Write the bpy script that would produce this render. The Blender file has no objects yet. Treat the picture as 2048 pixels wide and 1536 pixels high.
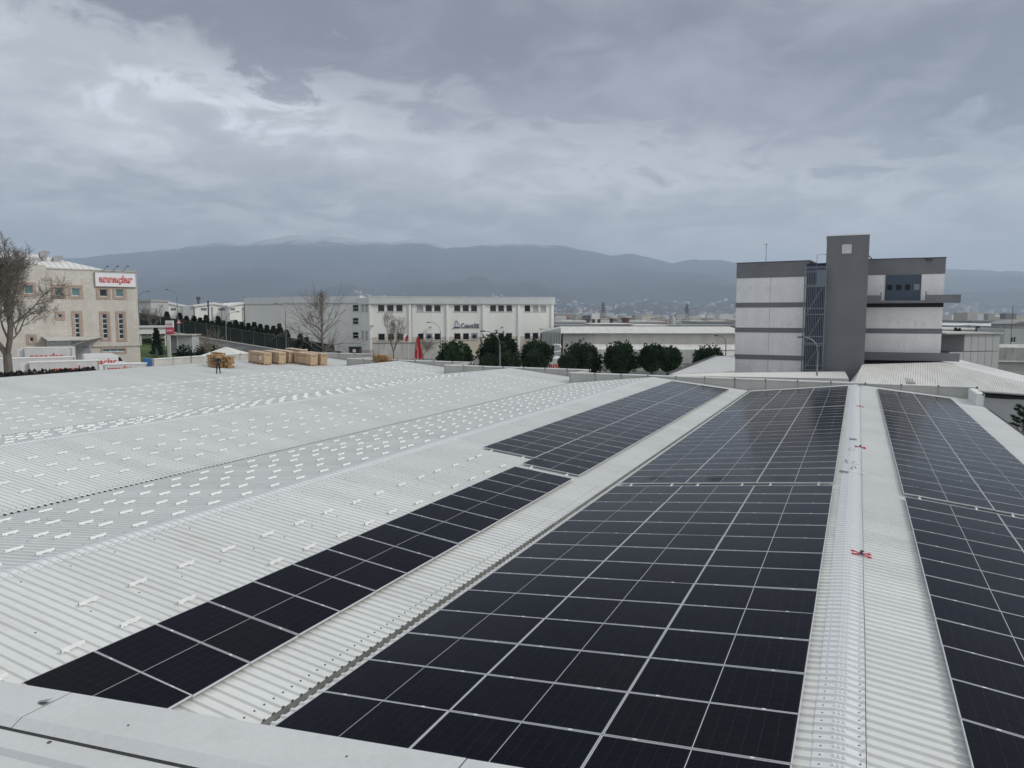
import bpy, bmesh, math, random
from mathutils import Vector, Matrix, Euler
R = math.radians
random.seed(7)
SC = bpy.context.scene
COL = SC.collection

# ------------------------------------------------------------------ camera, sky, sun, exposure
# metres; the camera stands at the origin, +Y runs along the roof ridges, +X to the right, ground at GZ
GZ = -9.5
F, PITCH, ROLL, YAW = 1442.45, 0.094551, -0.000487, 0.446462
cam_d = bpy.data.cameras.new('camera')
cam_d.sensor_fit = 'HORIZONTAL'; cam_d.sensor_width = 36.0
cam_d.lens = 36.0 * F / 2048.0
cam_d.clip_start = 0.1; cam_d.clip_end = 60000
cam = bpy.data.objects.new('camera', cam_d); COL.objects.link(cam)
_r0 = Vector((math.cos(YAW), math.sin(YAW), 0)); _d0 = Vector((-math.sin(YAW), math.cos(YAW), 0))
_D = _d0 * math.cos(PITCH) - Vector((0, 0, 1)) * math.sin(PITCH); _U = _r0.cross(_D)
_R = _r0 * math.cos(ROLL) + _U * math.sin(ROLL); _U = -_r0 * math.sin(ROLL) + _U * math.cos(ROLL)
cam.matrix_world = Matrix(((_R.x, _U.x, -_D.x, 0), (_R.y, _U.y, -_D.y, 0), (_R.z, _U.z, -_D.z, 0), (0, 0, 0, 1)))
SC.camera = cam

SUN_AZ, SUN_EL = 12.0, 38.0          # azimuth measured from +X towards +Y
world = bpy.data.worlds.new('World'); SC.world = world; world.use_nodes = True
def build_world():
    nt = world.node_tree; N = nt.nodes; L = nt.links; N.clear()
    def new(t, **k):
        n = N.new(t)
        for a, b in k.items(): setattr(n, a, b)
        return n
    def val(x, sock):
        if isinstance(x, (int, float)): sock.default_value = x
        else: L.new(x, sock)
    def math_(op, a, b=0.0, c=0.0, clamp=False):
        n = new('ShaderNodeMath', operation=op, use_clamp=clamp)
        val(a, n.inputs[0]); val(b, n.inputs[1]); val(c, n.inputs[2]); return n.outputs[0]
    def ramp(x, a, b):
        n = new('ShaderNodeMapRange', interpolation_type='SMOOTHSTEP')
        val(x, n.inputs[0]); n.inputs[1].default_value = a; n.inputs[2].default_value = b
        return n.outputs[0]
    def mix(f, a, b):
        n = new('ShaderNodeMix', data_type='RGBA'); val(f, n.inputs[0])
        for s, v in ((n.inputs[6], a), (n.inputs[7], b)):
            if isinstance(v, tuple): s.default_value = (*v, 1)
            else: L.new(v, s)
        return n.outputs[2]
    tc = new('ShaderNodeTexCoord'); sep = new('ShaderNodeSeparateXYZ'); L.new(tc.outputs['Generated'], sep.inputs[0])
    dx, dy, dz = sep.outputs
    zc = math_('MAXIMUM', dz, 0.0)
    den = math_('ADD', zc, 0.17)
    cmb = new('ShaderNodeCombineXYZ'); L.new(math_('DIVIDE', dx, den), cmb.inputs[0]); L.new(math_('DIVIDE', dy, den), cmb.inputs[1])
    def noise(vec, scale, detail, rough, off=(0, 0, 0), dist=0.0, rot=0.0, sc=(1, 1, 1)):
        m = new('ShaderNodeMapping'); m.inputs['Location'].default_value = off; m.inputs['Rotation'].default_value = (0, 0, rot); m.inputs['Scale'].default_value = sc
        L.new(vec, m.inputs[0]); n = new('ShaderNodeTexNoise'); L.new(m.outputs[0], n.inputs['Vector'])
        n.inputs['Scale'].default_value = scale; n.inputs['Detail'].default_value = detail; n.inputs['Roughness'].default_value = rough; n.inputs['Distortion'].default_value = dist
        return n.outputs['Fac']
    big = noise(cmb.outputs[0], 0.55, 3, 0.5, (3.1, 1.7, 0), 0.4)
    mid = noise(cmb.outputs[0], 1.7, 8, 0.56, (0.4, 5.2, 0), 0.35)
    fine = noise(cmb.outputs[0], 4.2, 9, 0.62, (2.2, 0.3, 0), 0.7)
    # a dark cloud bank crossing the sky from upper left to lower right; its edges are torn by the noise
    view_r = math_('ADD', math_('MULTIPLY', dx, _r0.x), math_('MULTIPLY', dy, _r0.y))
    warp = math_('ADD', math_('MULTIPLY', math_('SUBTRACT', mid, 0.5), 0.22), math_('MULTIPLY', math_('SUBTRACT', fine, 0.5), 0.22))
    s = math_('ADD', math_('ADD', dz, math_('MULTIPLY', view_r, 0.135)), warp)
    band = math_('MULTIPLY', ramp(s, 0.225, 0.285), math_('SUBTRACT', 1.0, ramp(s, 0.46, 0.62)))
    cover = math_('ADD', math_('MULTIPLY', big, 0.30), math_('ADD', math_('MULTIPLY', mid, 0.42), math_('MULTIPLY', fine, 0.28)))
    light = ramp(cover, 0.41, 0.60)
    col = mix(light, (3.3, 3.44, 3.86), (5.4, 5.56, 5.95))
    dark = mix(light, (1.6, 1.69, 2.06), (3.0, 3.1, 3.55))
    col = mix(band, col, dark)
    pale = math_('MULTIPLY', math_('MULTIPLY', ramp(view_r, 0.10, -0.42), ramp(s, 0.05, 0.17)), math_('SUBTRACT', 1.0, band))
    col = mix(math_('MULTIPLY', pale, 0.65), col, mix(light, (5.0, 5.12, 5.45), (6.7, 6.8, 7.1)))
    # bright torn openings along the lower rim of the bank
    rim = math_('MULTIPLY', ramp(s, 0.17, 0.225), math_('SUBTRACT', 1.0, ramp(s, 0.235, 0.275)))
    left = math_('MULTIPLY', ramp(view_r, -0.16, -0.30), ramp(view_r, -0.62, -0.42))
    gap = math_('MULTIPLY', math_('MULTIPLY', rim, math_('MULTIPLY', ramp(mid, 0.38, 0.58), ramp(fine, 0.40, 0.58))), math_('ADD', 0.22, math_('MULTIPLY', left, 0.78)))
    col = mix(gap, col, (7.2, 7.5, 8.1))
    # even, brighter overcast overhead; greyer air at the horizon
    col = mix(ramp(dz, 0.42, 0.75), col, (5.8, 6.0, 6.3))
    col = mix(ramp(dz, 0.13, 0.0), col, (4.85, 4.92, 5.1))
    sky = new('ShaderNodeTexSky', sky_type='NISHITA'); sky.sun_disc = False
    sky.sun_elevation = R(SUN_EL); sky.sun_rotation = R(90 - SUN_AZ); sky.air_density = 1.0; sky.dust_density = 2.0
    col = mix(0.08, col, sky.outputs[0])
    bg = new('ShaderNodeBackground'); L.new(col, bg.inputs[0]); bg.inputs[1].default_value = 0.1
    out = new('ShaderNodeOutputWorld'); L.new(bg.outputs[0], out.inputs[0])
build_world()
world.cycles.sampling_method = 'AUTOMATIC'

sun_d = bpy.data.lights.new('sun', 'SUN'); sun_d.energy = 1.5; sun_d.angle = R(14); sun_d.color = (1.0, 0.955, 0.88)
sun = bpy.data.objects.new('sun', sun_d); COL.objects.link(sun)
_sd = Vector((math.cos(R(SUN_EL)) * math.cos(R(SUN_AZ)), math.cos(R(SUN_EL)) * math.sin(R(SUN_AZ)), math.sin(R(SUN_EL))))
sun.rotation_euler = _sd.to_track_quat('Z', 'Y').to_euler()
SC.view_settings.view_transform = 'Standard'; SC.view_settings.look = 'None'
SC.view_settings.gamma = 1.0; SC.view_settings.exposure = 0.36; SC.view_settings.use_curve_mapping = False
SC.render.engine = 'CYCLES'
SC.cycles.use_denoising = True
SC.cycles.max_bounces = 6; SC.cycles.volume_bounces = 1; SC.cycles.transparent_max_bounces = 8
SC.cycles.sample_clamp_indirect = 6.0

# ------------------------------------------------------------------ materials
MATS = {}
def mat(name, col, rough=0.6, metal=0.0, var=0.0, scale=1.0, stretch=(1, 1, 1), var2=0.0, scale2=12.0, brick=None, spec=0.5,
        stain=None, rnd=0.0, bump=0.0, sheets=0.0):
    m = bpy.data.materials.new(name); m.use_nodes = True; MATS[name] = m
    nt = m.node_tree; N = nt.nodes; L = nt.links; b = N['Principled BSDF']
    b.inputs['Roughness'].default_value = rough; b.inputs['Metallic'].default_value = metal
    b.inputs['Specular IOR Level'].default_value = spec
    b.inputs['Base Color'].default_value = (*col, 1)
    cur = None
    def rgb(c):
        n = N.new('ShaderNodeRGB'); n.outputs[0].default_value = (*c, 1); return n.outputs[0]
    def mul(c, f):
        n = N.new('ShaderNodeMix'); n.data_type = 'RGBA'; n.blend_type = 'MULTIPLY'; n.inputs[0].default_value = 1.0
        L.new(c, n.inputs[6]); L.new(f, n.inputs[7]); return n.outputs[2]
    tc = N.new('ShaderNodeTexCoord')
    def noise(sc, st, lo, hi, detail=5, a=0.3, bb=0.7):
        mp = N.new('ShaderNodeMapping'); mp.inputs['Scale'].default_value = st; L.new(tc.outputs['Object'], mp.inputs[0])
        n = N.new('ShaderNodeTexNoise'); n.inputs['Scale'].default_value = sc; n.inputs['Detail'].default_value = detail; L.new(mp.outputs[0], n.inputs['Vector'])
        r = N.new('ShaderNodeMapRange'); r.inputs[1].default_value = a; r.inputs[2].default_value = bb; r.inputs[3].default_value = lo; r.inputs[4].default_value = hi
        L.new(n.outputs['Fac'], r.inputs[0]); return r.outputs[0]
    cur = rgb(col)
    if var: cur = mul(cur, noise(scale, stretch, 1 - var, 1 + var))
    if var2: cur = mul(cur, noise(scale2, (1, 1, 1), 1 - var2, 1 + var2))
    if stain:                       # (colour, scale, stretch, threshold): dirt with a shape of its own
        c2, ss, st, th = stain
        n = N.new('ShaderNodeMix'); n.data_type = 'RGBA'
        L.new(noise(ss, st, 0, 1, 8, th, th + 0.22), n.inputs[0]); L.new(cur, n.inputs[6]); n.inputs[7].default_value = (*c2, 1); cur = n.outputs[2]
    if sheets:                      # each one-metre sheet has aged a little differently
        sp = N.new('ShaderNodeSeparateXYZ'); L.new(tc.outputs['Object'], sp.inputs[0]); fl = N.new('ShaderNodeMath'); fl.operation = 'FLOOR'; L.new(sp.outputs[1], fl.inputs[0])
        wn = N.new('ShaderNodeTexWhiteNoise'); wn.noise_dimensions = '1D'; L.new(fl.outputs[0], wn.inputs['W'])
        r = N.new('ShaderNodeMapRange'); r.inputs[3].default_value = 1 - sheets; r.inputs[4].default_value = 1 + sheets; L.new(wn.outputs['Value'], r.inputs[0]); cur = mul(cur, r.outputs[0])
    if brick:                       # (width, height, joint, darker)
        sp = N.new('ShaderNodeSeparateXYZ'); L.new(tc.outputs['Object'], sp.inputs[0]); cb = N.new('ShaderNodeCombineXYZ')
        L.new(sp.outputs[0], cb.inputs[0]); L.new(sp.outputs[2], cb.inputs[1])
        t = N.new('ShaderNodeTexBrick'); L.new(cb.outputs[0], t.inputs['Vector']); t.offset = 0.0
        t.inputs['Scale'].default_value = 1; t.inputs['Brick Width'].default_value = brick[0]; t.inputs['Row Height'].default_value = brick[1]
        t.inputs['Mortar Size'].default_value = brick[2]; t.inputs['Color1'].default_value = (1, 1, 1, 1); t.inputs['Color2'].default_value = (.9, .89, .87, 1)
        t.inputs['Mortar'].default_value = (brick[3],) * 3 + (1,); cur = mul(cur, t.outputs['Color'])
    if rnd:
        oi = N.new('ShaderNodeObjectInfo'); r = N.new('ShaderNodeMapRange'); r.inputs[3].default_value = 1 - rnd; r.inputs[4].default_value = 1 + rnd
        L.new(oi.outputs['Random'], r.inputs[0]); cur = mul(cur, r.outputs[0])
    L.new(cur, b.inputs['Base Color'])
    if bump:
        bp = N.new('ShaderNodeBump'); bp.inputs['Strength'].default_value = bump; bp.inputs['Distance'].default_value = 0.02
        L.new(noise(scale2, (1, 1, 1), 0, 1), bp.inputs['Height']); L.new(bp.outputs[0], b.inputs['Normal'])
    return m

mat('roof_white', (.655, .665, .64), .5, 0, .05, .3, (.3, 1.6, 1), .025, 5, stain=((.53, .51, .465), 1.1, (.3, 5, 1), .59), sheets=.035)
mat('ridge_white', (.70, .715, .71), .45, 0, .03, 1.0)
mat('gutter', (.30, .31, .30), .5, .4, .25, 2.0)
mat('screw', (.10, .10, .10), .5, .5)
mat('parapet', (.46, .455, .42), .7, 0, .10, .8, (1, 1, .3), .05, 6, stain=((.34, .33, .29), 1.2, (1.5, 1.5, .4), .62))
mat('parapet_ribbed', (.72, .73, .71), .6, 0, .06, 1)
mat('coping', (.76, .77, .75), .5, 0, .06, 1.2, (1, 1, 1), 0, 6)
mat('joint', (.12, .12, .115), .8)
mat('cap_white', (.61, .62, .605), .5, 0, .05, .6, (1, 1, 1), .035, 14, stain=((.52, .52, .505), 2.2, (1, 1, 1), .58), bump=.05)
mat('foam_dark', (.045, .045, .045), .95, 0, .3, 40)
mat('aluminium', (.88, .88, .87), .4, .15, .03, 3)
mat('frame_alu', (.62, .63, .64), .4, .2)
mat('backsheet', (.66, .67, .68), .6)
mat('red_paint', (.52, .025, .05), .45, 0, .1, 8)
mat('steel_dark', (.08, .085, .09), .5, .6)
mat('cable_black', (.012, .012, .012), .5)
mat('cable_steel', (.12, .12, .12), .4, .7)
mat('travertine', (.60, .57, .51), .8, 0, .10, .5, (1, 1, .35), .05, 5, brick=(.62, .47, .012, .80), stain=((.42, .39, .33), .8, (1.6, 1.6, .3), .64))
mat('pink_stone', (.46, .35, .28), .75, 0, .12, 2, brick=(.3, .24, .02, .7))
mat('white_paint', (.78, .78, .76), .5, 0, .04, 1)
mat('white_frame', (.74, .75, .74), .5)
mat('glass_teal', (.10, .21, .22), .12, 0, .2, .7)
mat('glass_dark', (.012, .016, .022), .08, 0)
mat('glass_navy', (.012, .03, .045), .1, 0, .3, 1.2)
mat('blind', (.45, .45, .43), .7, 0, .15, 3, (20, 1, 1))
mat('metal_roof', (.70, .70, .66), .45, .1, .06, .6)
mat('roof_old', (.62, .61, .57), .55, 0, .10, .4, (3, .3, 1), .05, 5, stain=((.36, .33, .28), 1.0, (3, .5, 1), .66))
mat('galvanised', (.38, .39, .40), .45, .6, .12, 2)
mat('rust_red', (.22, .06, .05), .7, 0, .2, 4)
mat('sign_white', (.80, .80, .82), .45)
mat('sign_red', (.55, .03, .03), .5)
mat('letter_white', (.80, .79, .77), .5)
mat('truck_red', (.60, .07, .03), .5)
mat('navy_letter', (.03, .04, .09), .5)
mat('trailer_white', (.66, .66, .64), .45, 0, .06, 1.2, (1, 1, .3), stain=((.40, .40, .38), 1.5, (2, 2, .4), .66))
mat('van_white', (.78, .79, .80), .25, 0)
mat('tyre', (.02, .02, .02), .8)
mat('near_black', (.012, .012, .014), .9)  # also painted in for shade under slabs and inside hollows
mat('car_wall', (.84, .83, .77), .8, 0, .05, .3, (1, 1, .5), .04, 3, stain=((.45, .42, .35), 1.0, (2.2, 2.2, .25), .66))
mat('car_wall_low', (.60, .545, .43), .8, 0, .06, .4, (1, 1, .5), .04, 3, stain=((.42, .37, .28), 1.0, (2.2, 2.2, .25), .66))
mat('car_pilaster', (.86, .86, .83), .7, 0, .04, .6)
mat('fascia', (.72, .735, .72), .5, .1, .05, .7)
mat('concrete', (.38, .37, .34), .85, 0, .15, .8, (1, 1, .5), .08, 5)
mat('concrete_light', (.50, .49, .45), .85, 0, .12, .6, (1, 1, .3), .08, 3, stain=((.25, .23, .20), .9, (1.5, 1.5, .22), .60))
mat('grey_band', (.185, .188, .195), .75, 0, .08, .6, (1, 1, 1), .04, 4)
mat('tower_grey', (.175, .18, .183), .75, 0, .10, .35, (1, 1, .6), .05, 3)
mat('render_white', (.85, .835, .81), .8, 0, .08, .6, (1, 1, .6), .05, 3, stain=((.62, .61, .60), 1.3, (1, 1, .5), .60))
mat('door_blue', (.05, .078, .115), .5, 0, .10, 1.5)
mat('cage_blue', (.20, .23, .27), .5, .3)
mat('recess_blue', (.03, .036, .06), .8, 0, .2, 1)
mat('panel_grey', (.47, .48, .47), .6, 0, .06, .6, (1, 1, .4))
mat('asphalt', (.075, .077, .08), .9, 0, .15, .6, (1, 1, 1), .08, 8)
mat('pavement', (.24, .235, .22), .9, 0, .12, .5)
mat('ground_far', (.13, .135, .115), .95, 0, .35, .02, (1, 1, 1), .25, .15)
mat('grass', (.060, .090, .025), .95, 0, .30, .3, (1, 1, 1), .25, 3)
mat('fence_green', (.006, .017, .011), .8, 0, .25, .8)
mat('fence_rail', (.07, .085, .065), .7)
mat('bark', (.16, .138, .115), .9, 0, .25, 2)
mat('bark_pale', (.20, .165, .125), .9, 0, .25, 3)
mat('seed', (.06, .045, .035), .9)
mat('leaf_pine', (.028, .054, .020), .7, 0, .6, .9, (1, 1, 1), .35, 3, spec=.2, rnd=.3)
mat('leaf_pine_light', (.042, .070, .030), .75, 0, .45, .9, (1, 1, 1), .35, 3, spec=.2)
mat('leaf_conifer', (.022, .048, .022), .8, 0, .5, .6, (1, 1, 1), .3, 2, spec=.2)
mat('hedge_dark', (.018, .015, .013), .95, 0, .4, 1.5)
mat('plywood', (.42, .30, .19), .75, 0, .10, 1.2, (1, 1, 5), .06, 6, rnd=.12)
mat('plywood_top', (.52, .40, .29), .8, 0, .08, 1.2, (5, 1, 1), rnd=.1)
mat('crate_print', (.10, .07, .05), .8)
mat('strap', (.05, .04, .035), .6)
mat('pallet_wood', (.46, .29, .12), .8, 0, .22, 2.5, (1, 6, 1), .1, 6, rnd=.25)
mat('paper', (.75, .75, .73), .7)
mat('flag_red', (.50, .012, .018), .7)
mat('flag_white', (.75, .73, .72), .7)
mat('cloth_dark', (.014, .016, .024), .9, 0, .2, 10)
mat('skin', (.42, .26, .19), .6)
mat('hair', (.02, .016, .013), .7)
mat('barrel_blue', (.02, .11, .30), .5)
mat('pink_sign', (.62, .06, .14), .5)
mat('tent', (.62, .62, .56), .7, 0, .08, 1)
mat('hoarding', (.02, .02, .022), .7)
mat('mountain', (.016, .020, .026), 1.0, 0, .25, .0008, (1, 1, 1), .25, .004)
mat('pylon', (.10, .105, .11), .7, .3)
mat('tower_block', (.50, .49, .47), .8)
mat('chimney_brown', (.16, .09, .07), .8)
mat('lamp_pole', (.22, .23, .24), .5, .6)
mat('louvre', (.27, .28, .28), .6, .2)
mat('tank_grey', (.42, .43, .44), .6)

def city_material():
    m = bpy.data.materials.new('city'); m.use_nodes = True; MATS['city'] = m
    N = m.node_tree.nodes; L = m.node_tree.links; b = N['Principled BSDF']; b.inputs['Roughness'].default_value = .85
    g = N.new('ShaderNodeNewGeometry'); r = N.new('ShaderNodeValToRGB'); L.new(g.outputs['Random Per Island'], r.inputs[0])
    e = r.color_ramp.elements; e[0].position = 0; e[0].color = (.62, .61, .58, 1); e[1].position = 1; e[1].color = (.70, .70, .70, 1)
    for p, c in ((.3, (.45, .42, .37)), (.5, (.30, .17, .12)), (.62, (.16, .16, .16)), (.75, (.55, .50, .42)), (.88, (.34, .33, .30))):
        k = e.new(p); k.color = (*c, 1)
    r.color_ramp.interpolation = 'CONSTANT'
    L.new(r.outputs[0], b.inputs['Base Color'])
city_material()

def solar_material():
    m = bpy.data.materials.new('solar_cells'); m.use_nodes = True; MATS['solar_cells'] = m
    N = m.node_tree.nodes; L = m.node_tree.links; b = N['Principled BSDF']
    b.inputs['Roughness'].default_value = .10; b.inputs['Specular IOR Level'].default_value = .055
    tc = N.new('ShaderNodeTexCoord'); sp = N.new('ShaderNodeSeparateXYZ'); L.new(tc.outputs['Object'], sp.inputs[0])
    def line(o, pitch, w):
        a = N.new('ShaderNodeMath'); a.operation = 'DIVIDE'; L.new(o, a.inputs[0]); a.inputs[1].default_value = pitch
        f = N.new('ShaderNodeMath'); f.operation = 'FRACT'; L.new(a.outputs[0], f.inputs[0])
        c = N.new('ShaderNodeMath'); c.operation = 'LESS_THAN'; L.new(f.outputs[0], c.inputs[0]); c.inputs[1].default_value = w / pitch
        return c.outputs[0]
    ad = N.new('ShaderNodeMath'); ad.operation = 'MAXIMUM'; L.new(line(sp.outputs[0], .1825, .0035), ad.inputs[0]); L.new(line(sp.outputs[1], .1855, .002), ad.inputs[1])
    oi = N.new('ShaderNodeObjectInfo'); rp = N.new('ShaderNodeValToRGB'); L.new(oi.outputs['Random'], rp.inputs[0])
    e = rp.color_ramp.elements; e[0].color = (.0033, .0037, .0080, 1); e[1].color = (.0050, .0049, .0078, 1); k = e.new(.5); k.color = (.0040, .0046, .0090, 1)
    mx = N.new('ShaderNodeMix'); mx.data_type = 'RGBA'; L.new(ad.outputs[0], mx.inputs[0]); L.new(rp.outputs[0], mx.inputs[6]); mx.inputs[7].default_value = (.030, .031, .042, 1)
    # dust film
    ns = N.new('ShaderNodeTexNoise'); ns.inputs['Scale'].default_value = 2.5; ns.inputs['Detail'].default_value = 6; L.new(tc.outputs['Object'], ns.inputs['Vector'])
    mr = N.new('ShaderNodeMapRange'); mr.inputs[1].default_value = .35; mr.inputs[2].default_value = .8; mr.inputs[3].default_value = 0; mr.inputs[4].default_value = .004; L.new(ns.outputs['Fac'], mr.inputs[0])
    m2 = N.new('ShaderNodeMix'); m2.data_type = 'RGBA'; L.new(mr.outputs[0], m2.inputs[0]); L.new(mx.outputs[2], m2.inputs[6]); m2.inputs[7].default_value = (.5, .48, .45, 1)
    L.new(m2.outputs[2], b.inputs['Base Color'])
    rr = N.new('ShaderNodeMapRange'); rr.inputs[3].default_value = .10; rr.inputs[4].default_value = .24; L.new(ns.outputs['Fac'], rr.inputs[0]); L.new(rr.outputs[0], b.inputs['Roughness'])
solar_material()

# ------------------------------------------------------------------ helpers
class MB:
    """collects faces and links them as one mesh object"""
    def __init__(s): s.v = []; s.f = []; s.m = []; s.mi = 0
    def add(s, vs, fs):
        b = len(s.v); s.v += [tuple(p) for p in vs]
        for f in fs: s.f.append([b + i for i in f]); s.m.append(s.mi)
        return s
    def quad(s, a, b, c, d): return s.add([a, b, c, d], [(0, 1, 2, 3)])
    def box(s, x0, x1, y0, y1, z0, z1, M=None):
        vs = [Vector(p) for p in ((x0, y0, z0), (x1, y0, z0), (x1, y1, z0), (x0, y1, z0), (x0, y0, z1), (x1, y0, z1), (x1, y1, z1), (x0, y1, z1))]
        if M is not None: vs = [M @ p for p in vs]
        return s.add(vs, [(0, 3, 2, 1), (4, 5, 6, 7), (0, 1, 5, 4), (1, 2, 6, 5), (2, 3, 7, 6), (3, 0, 4, 7)])
    def tube(s, pts, rad, n=6, caps=True):
        pts = [Vector(p) for p in pts]
        if not hasattr(rad, '__len__'): rad = [rad] * len(pts)
        rings = []
        up = Vector((0, 0, 1))
        for i, p in enumerate(pts):
            t = (pts[min(i + 1, len(pts) - 1)] - pts[max(i - 1, 0)])
            if t.length < 1e-9: t = Vector((0, 0, 1))
            t.normalize(); a = t.cross(up)
            if a.length < 1e-3: a = t.cross(Vector((1, 0, 0)))
            a.normalize(); b = t.cross(a)
            rings.append([p + (a * math.cos(2 * math.pi * k / n) + b * math.sin(2 * math.pi * k / n)) * rad[i] for k in range(n)])
        vs = [v for r in rings for v in r]; fs = []
        for i in range(len(pts) - 1):
            for k in range(n):
                fs.append((i * n + k, i * n + (k + 1) % n, (i + 1) * n + (k + 1) % n, (i + 1) * n + k))
        if caps: fs.append(tuple(range(n))); fs.append(tuple((len(pts) - 1) * n + k for k in range(n)))
        return s.add(vs, fs)
    def prism(s, poly, y0, y1):          # polygon in x,z extruded along y
        n = len(poly); vs = [(p[0], y0, p[1]) for p in poly] + [(p[0], y1, p[1]) for p in poly]
        fs = [tuple(range(n)), tuple(range(2 * n - 1, n - 1, -1))] + [(i, (i + 1) % n, n + (i + 1) % n, n + i) for i in range(n)]
        return s.add(vs, fs)
    def solid(s, top, zb):               # polygon top with vertical sides to zb
        n = len(top); vs = [tuple(p) for p in top] + [(p[0], p[1], zb) for p in top]
        fs = [tuple(range(n))] + [(i, (i + 1) % n, n + (i + 1) % n, n + i) for i in range(n)]
        return s.add(vs, fs)
    def mesh(s, name, mats, smooth=False):
        me = bpy.data.meshes.new(name); me.from_pydata(s.v, [], s.f)
        for k in (mats if isinstance(mats, (list, tuple)) else [mats]): me.materials.append(MATS[k])
        if any(s.m): me.polygons.foreach_set('material_index', s.m)
        bm = bmesh.new(); bm.from_mesh(me); bmesh.ops.recalc_face_normals(bm, faces=bm.faces); bm.to_mesh(me); bm.free()
        if smooth: me.polygons.foreach_set('use_smooth', [True] * len(me.polygons))
        me.update(); return me
    def build(s, name, mats, parent=None, loc=None, rot=None, smooth=False, **tags):
        return link(name, s.mesh(name, mats, smooth), parent, loc, rot, **tags)
def link(name, data, parent=None, loc=None, rot=None, **tags):
    o = bpy.data.objects.new(name, data); COL.objects.link(o)
    if parent: o.parent = parent
    if loc is not None: o.location = loc
    if rot is not None: o.rotation_euler = rot
    for k, v in tags.items():
        if v: o[k] = v
    return o
def thing(name, label, category, loc=(0, 0, 0), rotz=0.0, group=None, rot=None):
    return link(name, None, None, loc, rot if rot is not None else (0, 0, rotz), label=label, category=category, group=group)
def copy_tree(o, parent=None):
    c = o.copy(); COL.objects.link(c); c.parent = parent
    for ch in o.children: copy_tree(ch, c)
    return c
def ray(px, py): return _D + _R * ((px - 1024) / F) - _U * ((py - 768) / F)
def U(px, py, d):                        # the point at horizontal distance d that is seen in direction (px, py)
    v = ray(px, py); return v * (d / v.dot(_d0))
def V(r, d, z): return _r0 * r + _d0 * d + Vector((0, 0, z))
def rd(p): return p.dot(_r0), p.dot(_d0)

def text_mesh(body, size, name, mats, parent, loc, rot, extrude=.01, offset=0.0, sx=1.0, shear=0.0, align='CENTER', fit=None):
    cu = bpy.data.curves.new(name, 'FONT'); cu.body = body; cu.size = size; cu.extrude = extrude; cu.offset = offset
    cu.align_x = align; cu.shear = shear; cu.resolution_u = 3
    o = bpy.data.objects.new(name, cu); COL.objects.link(o)
    bpy.context.view_layer.update()
    me = bpy.data.meshes.new_from_object(o.evaluated_get(bpy.context.evaluated_depsgraph_get()))
    bpy.data.objects.remove(o); me.name = name
    me.materials.clear(); me.materials.append(MATS[mats])
    if fit: xs = [v.co.x for v in me.vertices]; sx = fit / (max(xs) - min(xs))
    ob = link(name, me, parent, loc, rot); ob.scale = (sx, 1, 1); return ob

# ------------------------------------------------------------------ the setting: ground, road, mountains
def sstep(x, a, b):
    t = max(0.0, min(1.0, (x - a) / (b - a))); return t * t * (3 - 2 * t)
def ground_z(r, d):
    z = GZ
    h = max(0.0, min(1.15, (-36.5 - r) / 40)) * 6.7
    z += h * sstep(d, 104, 160) * (1 - sstep(d, 230, 420))
    if r < -45: z += 0.9 * sstep(-r, 45, 60) * sstep(d, 70, 88) * (1 - sstep(d, 110, 125))
    return z
def build_ground():
    ds = [-60, -20, 10, 30, 50] + [60 + 5 * i for i in range(33)] + [230, 250, 280, 320, 380, 450, 600, 900, 1500, 3000, 6000, 16000]
    rs = [-16000, -5000, -1500, -600, -300, -200, -150] + [-120 + 4 * i for i in range(36)] + [30, 40, 60, 100, 200, 500, 1500, 5000, 16000]
    mb = MB(); vs = []; fs = []; n = len(rs)
    for d in ds:
        for r in rs: vs.append(V(r, d, ground_z(r, d)))
    g = MB(); gi = []
    for i in range(len(ds) - 1):
        for j in range(n - 1):
            r, d = rs[j], ds[i]
            f = (i * n + j, i * n + j + 1, (i + 1) * n + j + 1, (i + 1) * n + j)
            if -95 < r < -34 and 110 <= d < 142: k = 1
            elif d < 112 and -200 < r < 200: k = 2
            else: k = 0
            fs.append(f); gi.append(k)
    mb.v = [tuple(v) for v in vs]; mb.f = [list(f) for f in fs]; mb.m = gi
    mb.build('ground', ['ground_far', 'grass', 'pavement'], kind='structure')
    rd_ = MB(); kb = MB()
    rr = [-110 + 4 * i for i in range(22)]
    for a, b in zip(rr, rr[1:]):
        rd_.quad(*(V(r, d, ground_z(r, d) + .06) for r, d in ((a, 142.5), (b, 142.5), (b, 153.5), (a, 153.5))))
        for d0, d1 in ((142.0, 142.5), (153.5, 154.6)):
            pts = [(a, d0), (b, d0), (b, d1), (a, d1)]
            kb.solid([V(r, d, ground_z(r, d) + .16) for r, d in pts], GZ - .2) if False else kb.quad(*(V(r, d, ground_z(r, d) + .17) for r, d in pts))
    rd_.build('road', 'asphalt', kind='structure'); kb.build('kerb', 'concrete', kind='structure')
build_ground()

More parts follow.
